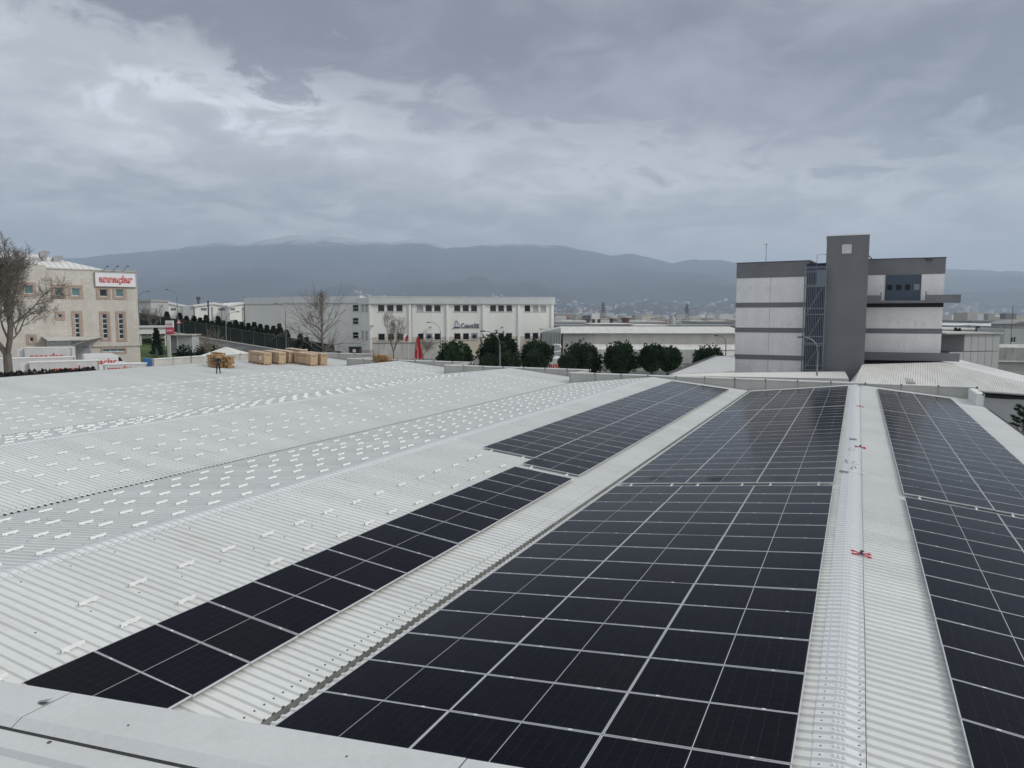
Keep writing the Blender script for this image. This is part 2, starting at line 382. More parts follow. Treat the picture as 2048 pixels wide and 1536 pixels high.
def build_mountains():
    prof = [(-500, 560), (-200, 545), (0, 530), (100, 522), (170, 517), (260, 508), (300, 505), (350, 501), (400, 492), (450, 487), (475, 487), (500, 491), (540, 481), (575, 476), (605, 472),
            (640, 477), (662, 475), (700, 478), (740, 484), (788, 489), (802, 484), (830, 481), (852, 484), (890, 499), (950, 493), (1010, 490), (1060, 489), (1120, 492), (1155, 501), (1220, 512),
            (1262, 510), (1340, 527), (1372, 522), (1440, 522), (1490, 529), (1600, 538), (1750, 536), (1890, 540), (1940, 541), (2048, 546), (2300, 560), (2700, 585)]
    def top(px):
        for (a, ya), (b, yb) in zip(prof, prof[1:]):
            if a <= px <= b: return ya + (yb - ya) * (px - a) / (b - a)
        return 600
    rng = random.Random(3)
    from mathutils import noise as mn
    D0, D1 = 4200.0, 13000.0
    nt, mb, xs = 34, MB(), [-500 + 8 * i for i in range(401)]
    for px in xs:
        y = top(px); ztop = (631 - y) * D1 / F
        for k in range(nt + 6):
            t = k / (nt - 1)
            if k < nt:
                d = D0 + (D1 - D0) * t
                base = t ** 1.55
                r = (px - 1024) / F * d
                w = math.sin(math.pi * min(1, t)) ** .8
                nz = mn.fractal(Vector((r / 1500, d / 1900, 1.3)), .9, 2.1, 6) * 330 * w + mn.fractal(Vector((r / 380, d / 600, 4.3)), .9, 2.1, 4) * 70 * w
                z = GZ + (ztop - GZ) * base + nz * .5
                lim = (631 - y) * d / F * .985
                z = min(z, lim) if t < 1 else ztop + mn.fractal(Vector((px / 40, 0, 0)), .8, 2.0, 4) * 20
                z = max(z, GZ)
            else:
                d = D1 + (k - nt + 1) * 500; r = (px - 1024) / F * d; z = ztop - (k - nt + 1) * 260
            mb.v.append(tuple(V(r, d, z)))
    n = nt + 6
    for i in range(len(xs) - 1):
        for k in range(n - 1): mb.f.append([i * n + k, (i + 1) * n + k, (i + 1) * n + k + 1, i * n + k + 1]); mb.m.append(0)
    o = mb.build('mountains', 'mountain', smooth=True, kind='structure')
    # snow on the high ground: a property of the place (altitude and noise)
    m = MATS['mountain']; N = m.node_tree.nodes; L = m.node_tree.links; b = N['Principled BSDF']
    src = b.inputs['Base Color'].links[0].from_socket
    tc = N.new('ShaderNodeTexCoord'); sp = N.new('ShaderNodeSeparateXYZ'); L.new(tc.outputs['Object'], sp.inputs[0])
    ns = N.new('ShaderNodeTexNoise'); ns.inputs['Scale'].default_value = .0035; ns.inputs['Detail'].default_value = 8; L.new(tc.outputs['Object'], ns.inputs['Vector'])
    a = N.new('ShaderNodeMath'); a.operation = 'MULTIPLY_ADD'; L.new(ns.outputs['Fac'], a.inputs[0]); a.inputs[1].default_value = 420; L.new(sp.outputs[2], a.inputs[2])
    mr = N.new('ShaderNodeMapRange'); mr.interpolation_type = 'SMOOTHSTEP'; mr.inputs[1].default_value = 1360; mr.inputs[2].default_value = 1520; L.new(a.outputs[0], mr.inputs[0])
    mx = N.new('ShaderNodeMix'); mx.data_type = 'RGBA'; L.new(mr.outputs[0], mx.inputs[0]); L.new(src, mx.inputs[6]); mx.inputs[7].default_value = (.45, .46, .47, 1)
    L.new(mx.outputs[2], b.inputs['Base Color'])
build_mountains()

# ------------------------------------------------------------------ the factory hall: folded corrugated roof
T = 0.106; ALPHA = math.atan(T)
ZR, ZV = -5.16, -5.965
XS = [(7.6, ZV), (0.0, ZR), (-7.6, ZV), (-15.3, ZR), (-22.85, ZV), (-30.6, ZR), (-38.2, ZV), (-47.0, ZR), (-54.6, ZV), (-64.4, -5.13)]
Y0 = 4.06
YEND = {0: 59.6, 1: 59.6, 2: 59.6, 3: 59.6, 4: 63.9, 5: 63.9, 6: 68.7, 7: 68.7, 8: 73.2}
def roof_z(x):
    for (xa, za), (xb, zb) in zip(XS, XS[1:]):
        if xb <= x <= xa: return za + (zb - za) * (x - xa) / (xb - xa)
    return ZV
PITCH_RIB, RIB_H = 0.2, 0.034
def rib_profile(y0, y1):
    out = []; n0 = math.floor(y0 / PITCH_RIB); n1 = math.ceil(y1 / PITCH_RIB)
    for i in range(n0, n1 + 1):
        b = i * PITCH_RIB
        for o, h in ((.0, 0), (.112, 0), (.134, RIB_H), (.168, RIB_H), (.19, 0)):
            y = b + o
            if y0 <= y <= y1: out.append((y, h))
    return [(y0, 0)] + out + [(y1, 0)]
hall = thing('factory_hall', 'low white factory hall with folded corrugated roof carrying the dark solar panels', 'building', (0, 0, 0))
def roof_slopes():
    for i, ((xa, za), (xb, zb)) in enumerate(zip(XS, XS[1:])):
        # keep a slot for the valley gutter
        if i % 2 == 0: xa_, xb_ = xa - (.08 if i else 0), xb       # valley on the right (xa), ridge on the left
        else: xa_, xb_ = xa, xb + .08
        sl = (zb - za) / (xb - xa)
        za_, zb_ = za + sl * (xa_ - xa), za + sl * (xb_ - xa)
        mb = MB(); pr = rib_profile(Y0, YEND[i]); nx = 6
        for y, h in pr:
            for k in range(nx + 1):
                t = k / nx; sag = 0.0
                mb.v.append((xa_ + (xb_ - xa_) * t, y, za_ + (zb_ - za_) * t + h + .006 * math.sin(y * .7 + i) * math.sin(math.pi * t)))
        for j in range(len(pr) - 1):
            for k in range(nx):
                a = j * (nx + 1) + k; mb.f.append([a, a + 1, a + nx + 2, a + nx + 1]); mb.m.append(0)
        s = mb.build('roof_slope', 'roof_white', hall)
        # screw heads along the purlins, small and many
        sc = MB()
        xs = [(.28, 1)] + ([(2.4, 5), (4.9, 5), (7.0, 5)] if i in (1, 2, 3) else [])
        if i < 6:
            for q, step in xs:
                xq = (xb_ + q) if i % 2 else (xa_ - q)
                y = math.ceil(Y0 / PITCH_RIB) * PITCH_RIB + .05; c = 0
                while y < min(YEND[i], 34):
                    if c % step == 0:
                        z = za + sl * (xq - xa) + .004
                        sc.box(xq - .011, xq + .011, y - .011, y + .011, z - .004, z + .012)
                    y += PITCH_RIB; c += 1
            if sc.v: sc.build('screw_heads', 'screw', s, kind='stuff')
    # valley gutters
    for xv, yend in ((-7.6, 59.6), (-22.85, 59.6), (-38.2, 63.9), (-54.6, 68.7)):
        g = MB(); za = ZV - .02
        g.quad((xv - .16, Y0, za + .03), (xv - .16, yend, za + .03), (xv - .13, yend, za - .12), (xv - .13, Y0, za - .12))
        g.quad((xv - .13, Y0, za - .12), (xv - .13, yend, za - .12), (xv + .13, yend, za - .12), (xv + .13, Y0, za - .12))
        g.quad((xv + .13, Y0, za - .12), (xv + .13, yend, za - .12), (xv + .16, yend, za + .03), (xv + .16, Y0, za + .03))
        g.build('valley_gutter', 'gutter', hall)
    # eave gutter on the right
    g = MB(); x = 7.6
    for a, b in (((x + .02, ZV - .03), (x + .02, ZV - .17)), ((x + .02, ZV - .17), (x + .22, ZV - .17)), ((x + .22, ZV - .17), (x + .22, ZV - .02))):
        g.quad((a[0], Y0, a[1]), (a[0], 55.5, a[1]), (b[0], 55.5, b[1]), (b[0], Y0, b[1]))
    g.build('eave_gutter', 'galvanised', hall)
    # outer walls below the roof
    w = MB(); w.box(7.3, 7.55, Y0, 59.5, GZ - .3, ZV - .02); w.build('side_wall', 'panel_grey', hall)
    w = MB(); w.box(-64.35, -64.1, Y0, 73.0, GZ - .3, -5.2); w.build('side_wall', 'panel_grey', hall)
    for x0, x1, y in ((-22.85, 7.3, 59.3), (-38.2, -22.85, 63.6), (-54.6, -38.2, 68.4), (-64.1, -54.6, 72.9)):
        w = MB(); w.box(x0, x1, y, y + .2, GZ - .3, ZV - .05); w.build('end_wall', 'panel_grey', hall)
roof_slopes()

def ridge_caps():
    mb = MB(); pr = rib_profile(0.0, 1.0); xs = [-.30, -.08, -.03, .03, .08, .30]
    for y, h in pr:
        for x in xs:
            z = -abs(x) * T + h + .007 + (.012 if abs(x) < .1 else 0) - (.004 if abs(x) < .05 else 0)
            mb.v.append((x, y, z))
    n = len(xs)
    for j in range(len(pr) - 1):
        for k in range(n - 1): a = j * n + k; mb.f.append([a, a + 1, a + n + 1, a + n]); mb.m.append(0)
    for i in range(5):
        y = i * .2
        for x in (-.055, 0, .055): mb.box(x - .010, x + .010, y + .005, y + .095, .0, .034)
    mb.mi = 1
    for i in range(5):
        for x in (-.215, .215):
            y = i * .2 + .05; z = -abs(x) * T + .007; mb.box(x - .008, x + .008, y - .008, y + .008, z, z + .012)
    me = mb.mesh('ridge_cap', ['ridge_white', 'screw'])
    for xr, yend in ((0.0, 59), (-15.3, 59), (-30.6, 63), (-47.0, 68)):
        zb = roof_z(xr)
        y = 4.2
        while y + 1 <= yend + .4:
            o = link('ridge_cap', me, hall, (xr + random.uniform(-.006, .006), y, zb + random.uniform(0, .004)), (random.uniform(-.002, .002), random.uniform(-.004, .004), random.uniform(-.006, .006)))
            y += 1.0
ridge_caps()

def parapets():
    def run(p0, p1, ztop, zfun, thick, seg, ribbed=False):
        """parapet from p0 to p1 (x, y); each wall panel and each coping length is its own piece"""
        p0 = Vector((p0[0], p0[1])); p1 = Vector((p1[0], p1[1])); L_ = (p1 - p0).length; n = max(1, round(L_ / seg)); d = (p1 - p0) / L_; nrm = Vector((-d.y, d.x))
        for i in range(n):
            a = p0 + d * (L_ * i / n + .012); b = p0 + d * (L_ * (i + 1) / n - .012)
            mb = MB(); za, zb = zfun(a) - .12, zfun(b) - .12
            vs = [(a.x, a.y, za), (b.x, b.y, zb), (b.x + nrm.x * thick, b.y + nrm.y * thick, zb), (a.x + nrm.x * thick, a.y + nrm.y * thick, za)]
            tp = [(v[0], v[1], ztop) for v in vs]
            mb.add(vs + tp, [(0, 3, 2, 1), (4, 5, 6, 7), (0, 1, 5, 4), (1, 2, 6, 5), (2, 3, 7, 6), (3, 0, 4, 7)])
            if ribbed:
                z = max(za, zb) + .2
                while z < ztop - .08:
                    q0, q1 = a - nrm * .03, b - nrm * .03
                    mb.add([(q0.x, q0.y, z), (q1.x, q1.y, z), (b.x, b.y, z + .05), (a.x, a.y, z + .05), (b.x, b.y, z - .05), (a.x, a.y, z - .05)], [(0, 1, 2, 3), (0, 1, 4, 5)])
                    z += .16
            mb.build('wall_panel', 'parapet_ribbed' if ribbed else 'parapet', hall)
            a = p0 + d * (L_ * i / n + .004) - nrm * .09; b = p0 + d * (L_ * (i + 1) / n - .004) - nrm * .09; w = thick + .18
            mb = MB(); j = random.uniform(-.006, .006)
            vs = [(a.x, a.y), (b.x, b.y), (b.x + nrm.x * w, b.y + nrm.y * w), (a.x + nrm.x * w, a.y + nrm.y * w)]
            mb.add([(x, y, ztop - .05 + j) for x, y in vs] + [(x, y, ztop + .025 + j) for x, y in vs], [(0, 3, 2, 1), (4, 5, 6, 7), (0, 1, 5, 4), (1, 2, 6, 5), (2, 3, 7, 6), (3, 0, 4, 7)])
            mb.mi = 1; c = Vector(vs[1])
            mb.box(c.x - .05, c.x + .05, c.y - .03, c.y + .03, ztop - .07, ztop + .05)
            mb.build('coping', ['coping', 'joint'], hall)
        for i in range(0, n + 1, 1):     # joint straps on the inner face
            c = p0 + d * (L_ * i / n) - nrm * .012; mb = MB(); k = .025 + (.03 if i % 4 == 2 else 0)
            mb.box(c.x - k * abs(d.x) - .012, c.x + k * abs(d.x) + .012, c.y - k * abs(d.y) - .012, c.y + k * abs(d.y) + .012, zfun(c) - .1, ztop - .06)
            mb.build('joint_strap', 'gutter', hall)
    rz = lambda p: roof_z(min(7.59, max(-64.3, p.x)))
    run((-22.85, 59.6), (7.7, 59.6), -5.02, rz, .22, 2.35)
    run((-38.3, 63.9), (-22.5, 63.9), -5.06, rz, .22, 2.3)
    run((-54.6, 68.7), (-37.7, 68.7), -5.05, rz, .22, 2.4, False)
    run((-64.4, 73.2), (-54.4, 73.2), -4.75, rz, .22, 2.5)
    run((7.62, 59.4), (7.62, 55.4), -5.12, lambda p: ZV - .1, -.45, 2.0, True)
    run((-64.45, 50.3), (-64.45, 73.0), -4.36, lambda p: -5.2, .25, 2.2)
    # return faces where the stepped ends of the bays jog
    for x, y0, y1 in ((-22.7, 59.85, 63.85), (-38.15, 64.15, 68.65), (-54.45, 68.95, 73.15)):
        mb = MB(); mb.box(x - .12, x + .12, y0, y1, ZV - .3, -5.08); mb.build('wall_panel', 'parapet', hall)
parapets()

# near building: the roof edge at the photographer's feet
near = thing('rooftop_edge', 'pale grey metal capping of the near roof edge with a dark sealing strip', 'parapet', (0, 4.0, -2.675))
def near_edge():
    t = .125
    def pt(x, y, dz): return (x, y - 4.0, t * x + dz)
    xs = [-16, -10.6, -6.45, -2.25, 1.9, 4.7]
    wid = .47
    for a, b in zip(xs, xs[1:]):
        a += .004; b -= .004
        mb = MB(); z = random.uniform(-.004, .004)
        mb.quad(pt(a, 4.0, z), pt(b, 4.0, z), pt(b, 3.56, z - .008), pt(a, 3.56, z - .008))
        mb.quad(pt(a, 4.0, z), pt(b, 4.0, z), pt(b, 4.012, z - .09), pt(a, 4.012, z - .09))
        mb.quad(pt(a, 3.56, z - .008), pt(b, 3.56, z - .008), pt(b, 3.47, z - .06), pt(a, 3.47, z - .06))
        mb.build('capping', 'cap_white', near)
    mb = MB(); mb.add([pt(-6.60, 3.80, .006), pt(-6.45, 3.83, .03), pt(-6.46, 3.76, .028), pt(-6.58, 3.77, .006)], [(0, 1, 2, 3)]); mb.add([pt(-6.56, 3.765, .004), pt(-6.47, 3.75, .004), pt(-6.46, 3.80, .004), pt(-6.54, 3.81, .004)], [(0, 1, 2, 3)]); mb.build('bent_flap', 'gutter', near)
    mb = MB(); mb.quad(pt(-16, 3.475, -.058), pt(4.7, 3.475, -.058), pt(4.7, 3.45, -.072), pt(-16, 3.45, -.072)); mb.quad(pt(-16, 3.475, -.058), pt(4.7, 3.475, -.058), pt(4.7, 3.475, -.085), pt(-16, 3.475, -.085))
    mb.build('sealing_strip', 'foam_dark', near)
    # sheet with wide ribs running along the edge
    prof = []; y = 3.452; zz = -.073
    for k in range(16):
        prof += [(y, zz), (y - .20, zz), (y - .235, zz - .045), (y - .37, zz - .045)]; y -= .405
    mb = MB()
    for (ya, za), (yb, zb) in zip(prof, prof[1:]): mb.quad(pt(-16, ya, za), pt(4.7, ya, za), pt(4.7, yb, zb), pt(-16, yb, zb))
    mb.build('roof_sheet', 'cap_white', near)
    mb = MB()
    for x in (-6.63, -5.83): mb.box(x - .012, x + .012, -.60, -.575, t * x - .09, t * x - .062)
    for x, y in ((-5.25, -.30), (-3.1, -.2)): mb.box(x - .005, x + .005, y - .005, y + .005, t * x - .004, t * x + .006)
    mb.build('screw_heads', 'screw', near, kind='stuff')
    mb = MB(); mb.add([(-16, 0, t * -16 - .02), (4.7, 0, t * 4.7 - .02), (4.7, 0, GZ + 2.675 - .3), (-16, 0, GZ + 2.675 - .3), (-16, -.2, t * -16 - .03), (4.7, -.2, t * 4.7 - .03), (4.7, -.2, GZ + 2.675 - .3), (-16, -.2, GZ + 2.675 - .3)],
                   [(0, 1, 2, 3), (4, 5, 6, 7), (0, 1, 5, 4), (1, 2, 6, 5), (0, 3, 7, 4)])
    mb.build('wall', 'panel_grey', near)
near_edge()

# ------------------------------------------------------------------ solar arrays
PL, PW, GAP = 2.262, 1.132, .022
CP, RP = PL + .014, PW + GAP
def panel_parts():
    fr = MB(); h = .035; w = .0105
    for x0, x1, y0, y1 in ((0, PL, 0, w), (0, PL, PW - w, PW), (0, w, w, PW - w), (PL - w, PL, w, PW - w)): fr.box(x0, x1, y0, y1, 0, h)
    fr.mi = 1; fr.box(w, PL - w, w, PW - w, h - .010, h - .005)
    f = fr.mesh('solar_panel', ['frame_alu', 'backsheet'])
    g = MB(); hx = (PL - 2 * w - .012) / 2 - .004; g.box(0, hx, .004, PW - 2 * w - .004, -.0025, 0)
    return f, g.mesh('cell_half', 'solar_cells'), hx, h, w
PF, PG, HX, PH, FW = panel_parts()
LIFT = .125
def array(label, xe, y0, sx, cols, rows, skip=(), fronts=True):
    """xe: x of the array edge nearest the ridge-or-gutter datum (smallest x); sx: sign of slope dz/dx"""
    z = roof_z(xe) + LIFT
    th = -sx * ALPHA
    a = thing('solar_array', label, 'solar array', (xe, y0, z), rot=(0, th, 0), group='solar arrays on the folded roof')
    ext = {}
    for c in range(cols):
        for r in range(rows):
            if (c, r) in skip: continue
            rot = (random.gauss(0, .0022), random.gauss(0, .0022), random.gauss(0, .0006))
            p = link('solar_panel', PF, a, (c * CP, r * RP, random.uniform(-.002, .002) - PH), rot)
            for k in range(2): link('cell_half', PG, p, (FW + .004 + k * (HX + .012), FW, PH - .0022))
    cl = MB()
    for c in range(cols):
        for q in (.42, 1.83):
            for r in range(rows + 1):
                if (c, r) in skip and (c, r - 1) in skip: continue
                x = c * CP + q; y = r * RP - GAP / 2
                if r == rows: y = r * RP - GAP + .006
                if r == 0: y = -.006
                cl.box(x - .025, x + .025, y - .014, y + .014, -.004, .004)
    cl.build('panel_clamps', 'aluminium', a, kind='stuff')
    rl = MB()
    rail = MB()
    rail.box(-.02, .02, -.19, .19, -.075, -.037); rail.box(-.045, .045, -.17, -.11, -.085, -.075); rail.box(-.045, .045, .11, .17, -.085, -.075)
    rm = rail.mesh('support_rail', 'aluminium')
    for c in range(cols):
        for q in (.42, 1.83):
            rr = min([r for r in range(rows) if (c, r) not in skip])
            link('support_rail', rm, a, (c * CP + q, rr * RP - .06, 0))
            link('support_rail', rm, a, (c * CP + q, rows * RP - .02, 0))
    # black leads hanging at the near edge are separate things
    return a
XS1 = -.484 - 3 * CP * math.cos(ALPHA) + .014
array('three-column solar array on the slope left of the lifeline ridge, nearest the camera', XS1, 23.40 - 16 * RP, 1, 3, 16)
array('long three-column solar array on the slope left of the lifeline ridge, beyond the near gap', XS1, 23.87, 1, 3, 18)
array('three-column solar array left of the lifeline ridge, at the far parapet', XS1, 44.83, 1, 3, 11)
array('two-column solar array right of the lifeline ridge, nearest the camera', 1.395, 23.20 - 16 * RP, -1, 2, 16)
array('long two-column solar array right of the lifeline ridge, beyond the near gap', 1.395, 23.69, -1, 2, 18)
array('two-column solar array right of the lifeline ridge, at the far parapet', 1.395, 44.65, -1, 2, 11)
XS2 = -8.85 - CP * math.cos(ALPHA) + .014
array('single-column strip of solar panels beside the white gutter, its near end behind the roof edge', XS2, 23.46 - 16 * RP, -1, 1, 16)
array('two-column solar array on the middle slope with one panel missing at its near corner', XS2 - CP * math.cos(ALPHA), 24.08, -1, 2, 18, skip={(0, 0)})
array('two-column solar array on the middle slope, at the far parapet', XS2 - CP * math.cos(ALPHA), 45.0, -1, 2, 11)

# ------------------------------------------------------------------ mounting rails waiting for panels
ORD = 'zeroth first second third fourth fifth sixth seventh eighth ninth tenth eleventh twelfth thirteenth fourteenth fifteenth sixteenth seventeenth eighteenth nineteenth twentieth twenty-first twenty-second twenty-third twenty-fourth'.split()
def brackets():
    mb = MB(); w, h, l = .020, .052, .20
    z0 = RIB_H + .006
    for x0, x1, a, b in ((-w, w, z0 + h - .006, z0 + h), (-w, w, z0, z0 + .006), (-w, -w + .006, z0 + .006, z0 + h - .006), (w - .006, w, z0 + .006, z0 + h - .006)):
        mb.box(x0, x1, -l, l, a, b)
    mb.box(-w - .012, w + .012, -.125, -.08, RIB_H - .004, z0); mb.box(-w - .012, w + .012, .08, .125, RIB_H - .004, z0)
    mb.mi = 1; mb.box(-w + .007, w - .007, -l + .012, l - .012, z0 + .007, z0 + h - .007)  # near-black core paints the dark inside of the hollow rail
    me = mb.mesh('mounting_rail', ['aluminium', 'near_black'])
    rowsY = [23.38 - RP * k for k in range(16)][::-1] + [24.0 + RP * k for k in range(19)] + [45.0 + RP * k for k in range(12)]
    cand = []
    defs = [('S2', [-11.58, -12.91], 'rail beside the single-column strip', [y for y in rowsY if y < 24.2]),
            ('S3', [-15.95, -17.18, -18.08, -19.37, -20.35, -21.66], 'rail on the shaded slope', rowsY),
            ('S4', [-24.46, -25.80, -26.80, -28.10], 'rail on the middle empty slope', rowsY),
            ('S5', [-31.45, -32.65, -33.5, -34.75, -35.65, -36.6], 'rail in the crowded strip', rowsY),
            ('S6', [-39.33, -40.76, -41.70, -43.14, -44.12, -45.5], 'rail on the farthest slope', rowsY + [59.6 + RP * k for k in range(6)]),
            ('S7', [-47.9], 'rail below the walking person', [y for y in rowsY if 24 < y < 52])]
    rng = random.Random(5)
    for tag, xs, lab, ys in defs:
        for ci, x in enumerate(xs):
            for y in ys:
                if y < 5: continue
                past = y > 23.7; row = int(round((y - 24.0) / RP)) + 1 if past else int(round((23.38 - y) / RP)) + 1
                if y > 44.99: past, row = 2, int(round((y - 45.0) / RP)) + 1
                if rng.random() < .02: continue
                p = Vector((x + rng.gauss(0, .025), y + rng.gauss(0, .03), 0)); p.z = roof_z(p.x)
                v = Vector(p); dd = v.dot(_D); px = 1024 + F * v.dot(_R) / dd; py = 768 - F * v.dot(_U) / dd
                if not (-30 < px < 2078 and py < 1560): continue
                sl = (roof_z(p.x + .05) - roof_z(p.x - .05)) / .1
                cand.append((dd, p, -math.atan(sl), rng.gauss(0, .03), '%s, %s from its ridge, %s row %s' % (lab, ORD[(len(xs) - ci if tag in ('S2', 'S4', 'S6') else ci + 1)], ORD[row], ('before the near gap', 'past the near gap', 'past the far gap')[past]), tag))
    cand.sort(key=lambda c: c[0])
    names = {'S2': 'rails beside the single-column solar strip', 'S3': 'rails on the shaded slope', 'S4': 'rails on the middle empty slope', 'S5': 'rails in the crowded strip', 'S6': 'rails on the farthest slope', 'S7': 'rails along the last ridge'}
    for dd, p, ry, rz, lab, tag in cand[:290]:
        link('mounting_rail', me, None, p, (0, ry, rz), label=lab, category='mounting rail', group=names[tag])
    st = MB(); tv = [v.co.copy() for v in me.vertices]; tf = [tuple(f.vertices) for f in me.polygons]; tm = [f.material_index for f in me.polygons]
    for dd, p, ry, rz, lab, tag in cand[290:]:
        M = Matrix.Translation(p) @ Euler((0, ry, rz)).to_matrix().to_4x4()
        nf = len(st.f); st.add([M @ v for v in tv], tf); st.m[nf:] = tm
    st.build('mounting_rails', ['aluminium', 'near_black'], kind='stuff', label='many distant short rails dotting the far roof slopes', category='mounting rails')
brackets()

# lifeline along the near ridge, its red anchors, loose brackets, black leads
def lifeline():
    mb = MB(); zs = roof_z(.29) + .085
    pts = []
    for k in range(0, 57):
        y = 4.4 + k; pts.append((.29 + .004 * math.sin(k), y, zs - .02 * math.sin(math.pi * ((y - 2.9) % 14.1) / 14.1)))
    mb.tube(pts, .0055, 5)
    mb.build('lifeline_cable', 'cable_steel', label='thin steel lifeline cable running along the white ridge', category='cable')
    labs = ['red cross-shaped lifeline anchor on the ridge nearest the camera', 'second red lifeline anchor along the ridge, beside loose metal brackets', 'third red lifeline anchor along the ridge, beside the far solar arrays', 'farthest lifeline anchor on the ridge, at the far parapet']
    for y, lab in zip((16.95, 31.05, 45.1, 58.3), labs):
        a = thing('lifeline_anchor', lab, 'roof anchor', (.25, y, roof_z(.25) + RIB_H), rot=(0, ALPHA, 0), group='lifeline anchors')
        for k, (ang, l) in enumerate(((35, .34), (145, .34), (215, .32), (325, .36))):
            m = MB(); M = Matrix.Rotation(R(ang), 4, 'Z')
            l *= .66; m.box(.03, l * .75, -.024, .024, .022, .030, M); m.box(l * .72, l, -.03, .03, .004, .030, M)
            m.build('arm', 'red_paint', a)
        m = MB(); m.tube([(0, 0, .02), (0, 0, .04), (0, 0, .1)], [.045, .028, .02], 8); m.box(-.02, .05, -.012, .012, .075, .1); m.build('post', 'steel_dark', a)
lifeline()
def loose_bits():
    me = bpy.data.meshes['mounting_rail']
    spots = [((1688, 944), .5, 'loose hollow rail offcut lying on the ridge, nearest of the loose pieces'), ((1706, 880), .4, 'loose hollow rail offcut on the ridge, farthest of the loose pieces')]
    def at(px, py, dz=0.0):
        v = ray(px, py); s = -T; k = (ZR + RIB_H + dz) / (v.z - 0) ; p = v * k; return Vector((p.x, p.y, roof_z(p.x) + RIB_H))
    for (px, py), rz, lab in spots:
        mb = MB(); mb.box(-.025, .025, -.14, .14, .0, .006); mb.box(-.025, -.019, -.14, .14, .006, .06); mb.box(.019, .025, -.14, .14, .006, .06); mb.box(-.025, .025, -.14, .14, .06, .066)
        mb.build('rail_offcut', 'galvanised', None, at(px, py), (0, 0, R(70) if rz > .45 else R(60)), label=lab, category='rail offcut', group='loose pieces on the ridge')
    labs = ['small curved metal clip on the ridge beside the middle red anchor', 'curved metal clip on the ridge left of the two lower clips', 'curved metal clip on the ridge near the lifeline cable', 'short bent metal clip above the long loose bar']
    for (px, py), a, lab in zip(((1703, 901), (1692, 924), (1710, 928), (1707, 938)), (.3, 1.8, -.8, .9), labs):
        mb = MB(); n = 8
        for k in range(n):
            t0, t1 = R(200 * k / n), R(200 * (k + 1) / n); r = .11
            mb.add([(r * math.cos(t0), -.025, r * math.sin(t0) * .8), (r * math.cos(t1), -.025, r * math.sin(t1) * .8), (r * math.cos(t1), .025, r * math.sin(t1) * .8), (r * math.cos(t0), .025, r * math.sin(t0) * .8)], [(0, 1, 2, 3)])
        mb.build('metal_clip', 'galvanised', None, at(px, py) + Vector((0, 0, .02)), (0, 0, a), label=lab, category='metal clip', group='loose pieces on the ridge')
    mb = MB(); mb.box(-.02, .02, -.32, .32, 0, .03); mb.box(-.03, .03, -.32, -.26, .0, .055)
    mb.build('loose_bar', 'aluminium', None, at(1709, 945), (0, 0, R(68)), label='long loose aluminium bar lying across the ridge below the clips', category='metal bar')
    # leads on the panels by the gaps
    rng = random.Random(11)
    def lead(px, py, n, lab, size, sx):
        v = ray(px, py); x0, z0, sl = (0, ZR + LIFT, T) if sx == 1 else ((0, ZR + LIFT, -T) if sx == 2 else (-7.6, ZV + LIFT, -T))
        k = (z0 - sl * x0) / (v.z - sl * v.x); p = v * k
        mb = MB()
        for q in range(n):
            pts = []; a0 = rng.uniform(0, 6.28); rr = size * rng.uniform(.5, 1); cx, cy = rng.uniform(-.3, .3) * size, rng.uniform(-.2, .2) * size; m = 16; span = rng.uniform(3.0, 5.6)
            for j in range(m + 1):
                t = a0 + span * j / m; x = cx + rr * math.cos(t) * 1.3; y = cy + rr * .7 * math.sin(t)
                pts.append((x, y, sl * x + .012 + .02 * abs(math.sin(2 * t))))
            mb.tube(pts, .004, 4)
        mb.build('cable_lead', 'cable_black', None, p, label=lab, category='cable', group='loose panel leads')
    lead(1310, 955, 2, 'coiled black lead on the panel at the left end of the near gap', .28, 1)
    lead(1437, 958, 3, 'tangled black leads on the middle panel above the near gap', .38, 1)
    lead(1570, 956, 1, 'thin black lead curving over the panel near the ridge, at the near gap', .40, 1)
    lead(1835, 974, 1, 'thin black lead on the right-hand array above its near gap', .35, 2)
    lead(1082, 922, 1, 'black lead on the middle slope array beside its missing panel', .26, 3)
loose_bits()

# ------------------------------------------------------------------ facades
class Facade:
    """a building front: local x runs along the front to the right, y into the building, z up from the ground"""
    def __init__(s, name, label, pl, dl, pr, dr, group=None, zg=None, category='building'):
        a, b = U(pl, 631, dl), U(pr, 631, dr); s.W = math.hypot(b.x - a.x, b.y - a.y); s.rz = math.atan2(b.y - a.y, b.x - a.x)
        s.zg = GZ if zg is None else zg
        s.o = Vector((a.x, a.y, s.zg)); s.root = thing(name, label, category, s.o, s.rz, group) if label else None
        s.ux = Vector((math.cos(s.rz), math.sin(s.rz), 0)); s.n = Vector((-math.sin(s.rz), math.cos(s.rz), 0))
    def uz(s, px, py, off=0.0):
        v = ray(px, py); o = s.o + s.n * off; k = o.dot(s.n) / v.dot(s.n); p = v * k - s.o; return p.dot(s.ux), p.z
    def rect(s, x0, y0, x1, y1, off=0.0):
        xm, ym = (x0 + x1) / 2, (y0 + y1) / 2
        return s.uz(x0, ym, off)[0], s.uz(x1, ym, off)[0], s.uz(xm, y1, off)[1], s.uz(xm, y0, off)[1]
    def z(s, px, py, off=0.0): return s.uz(px, py, off)[1]

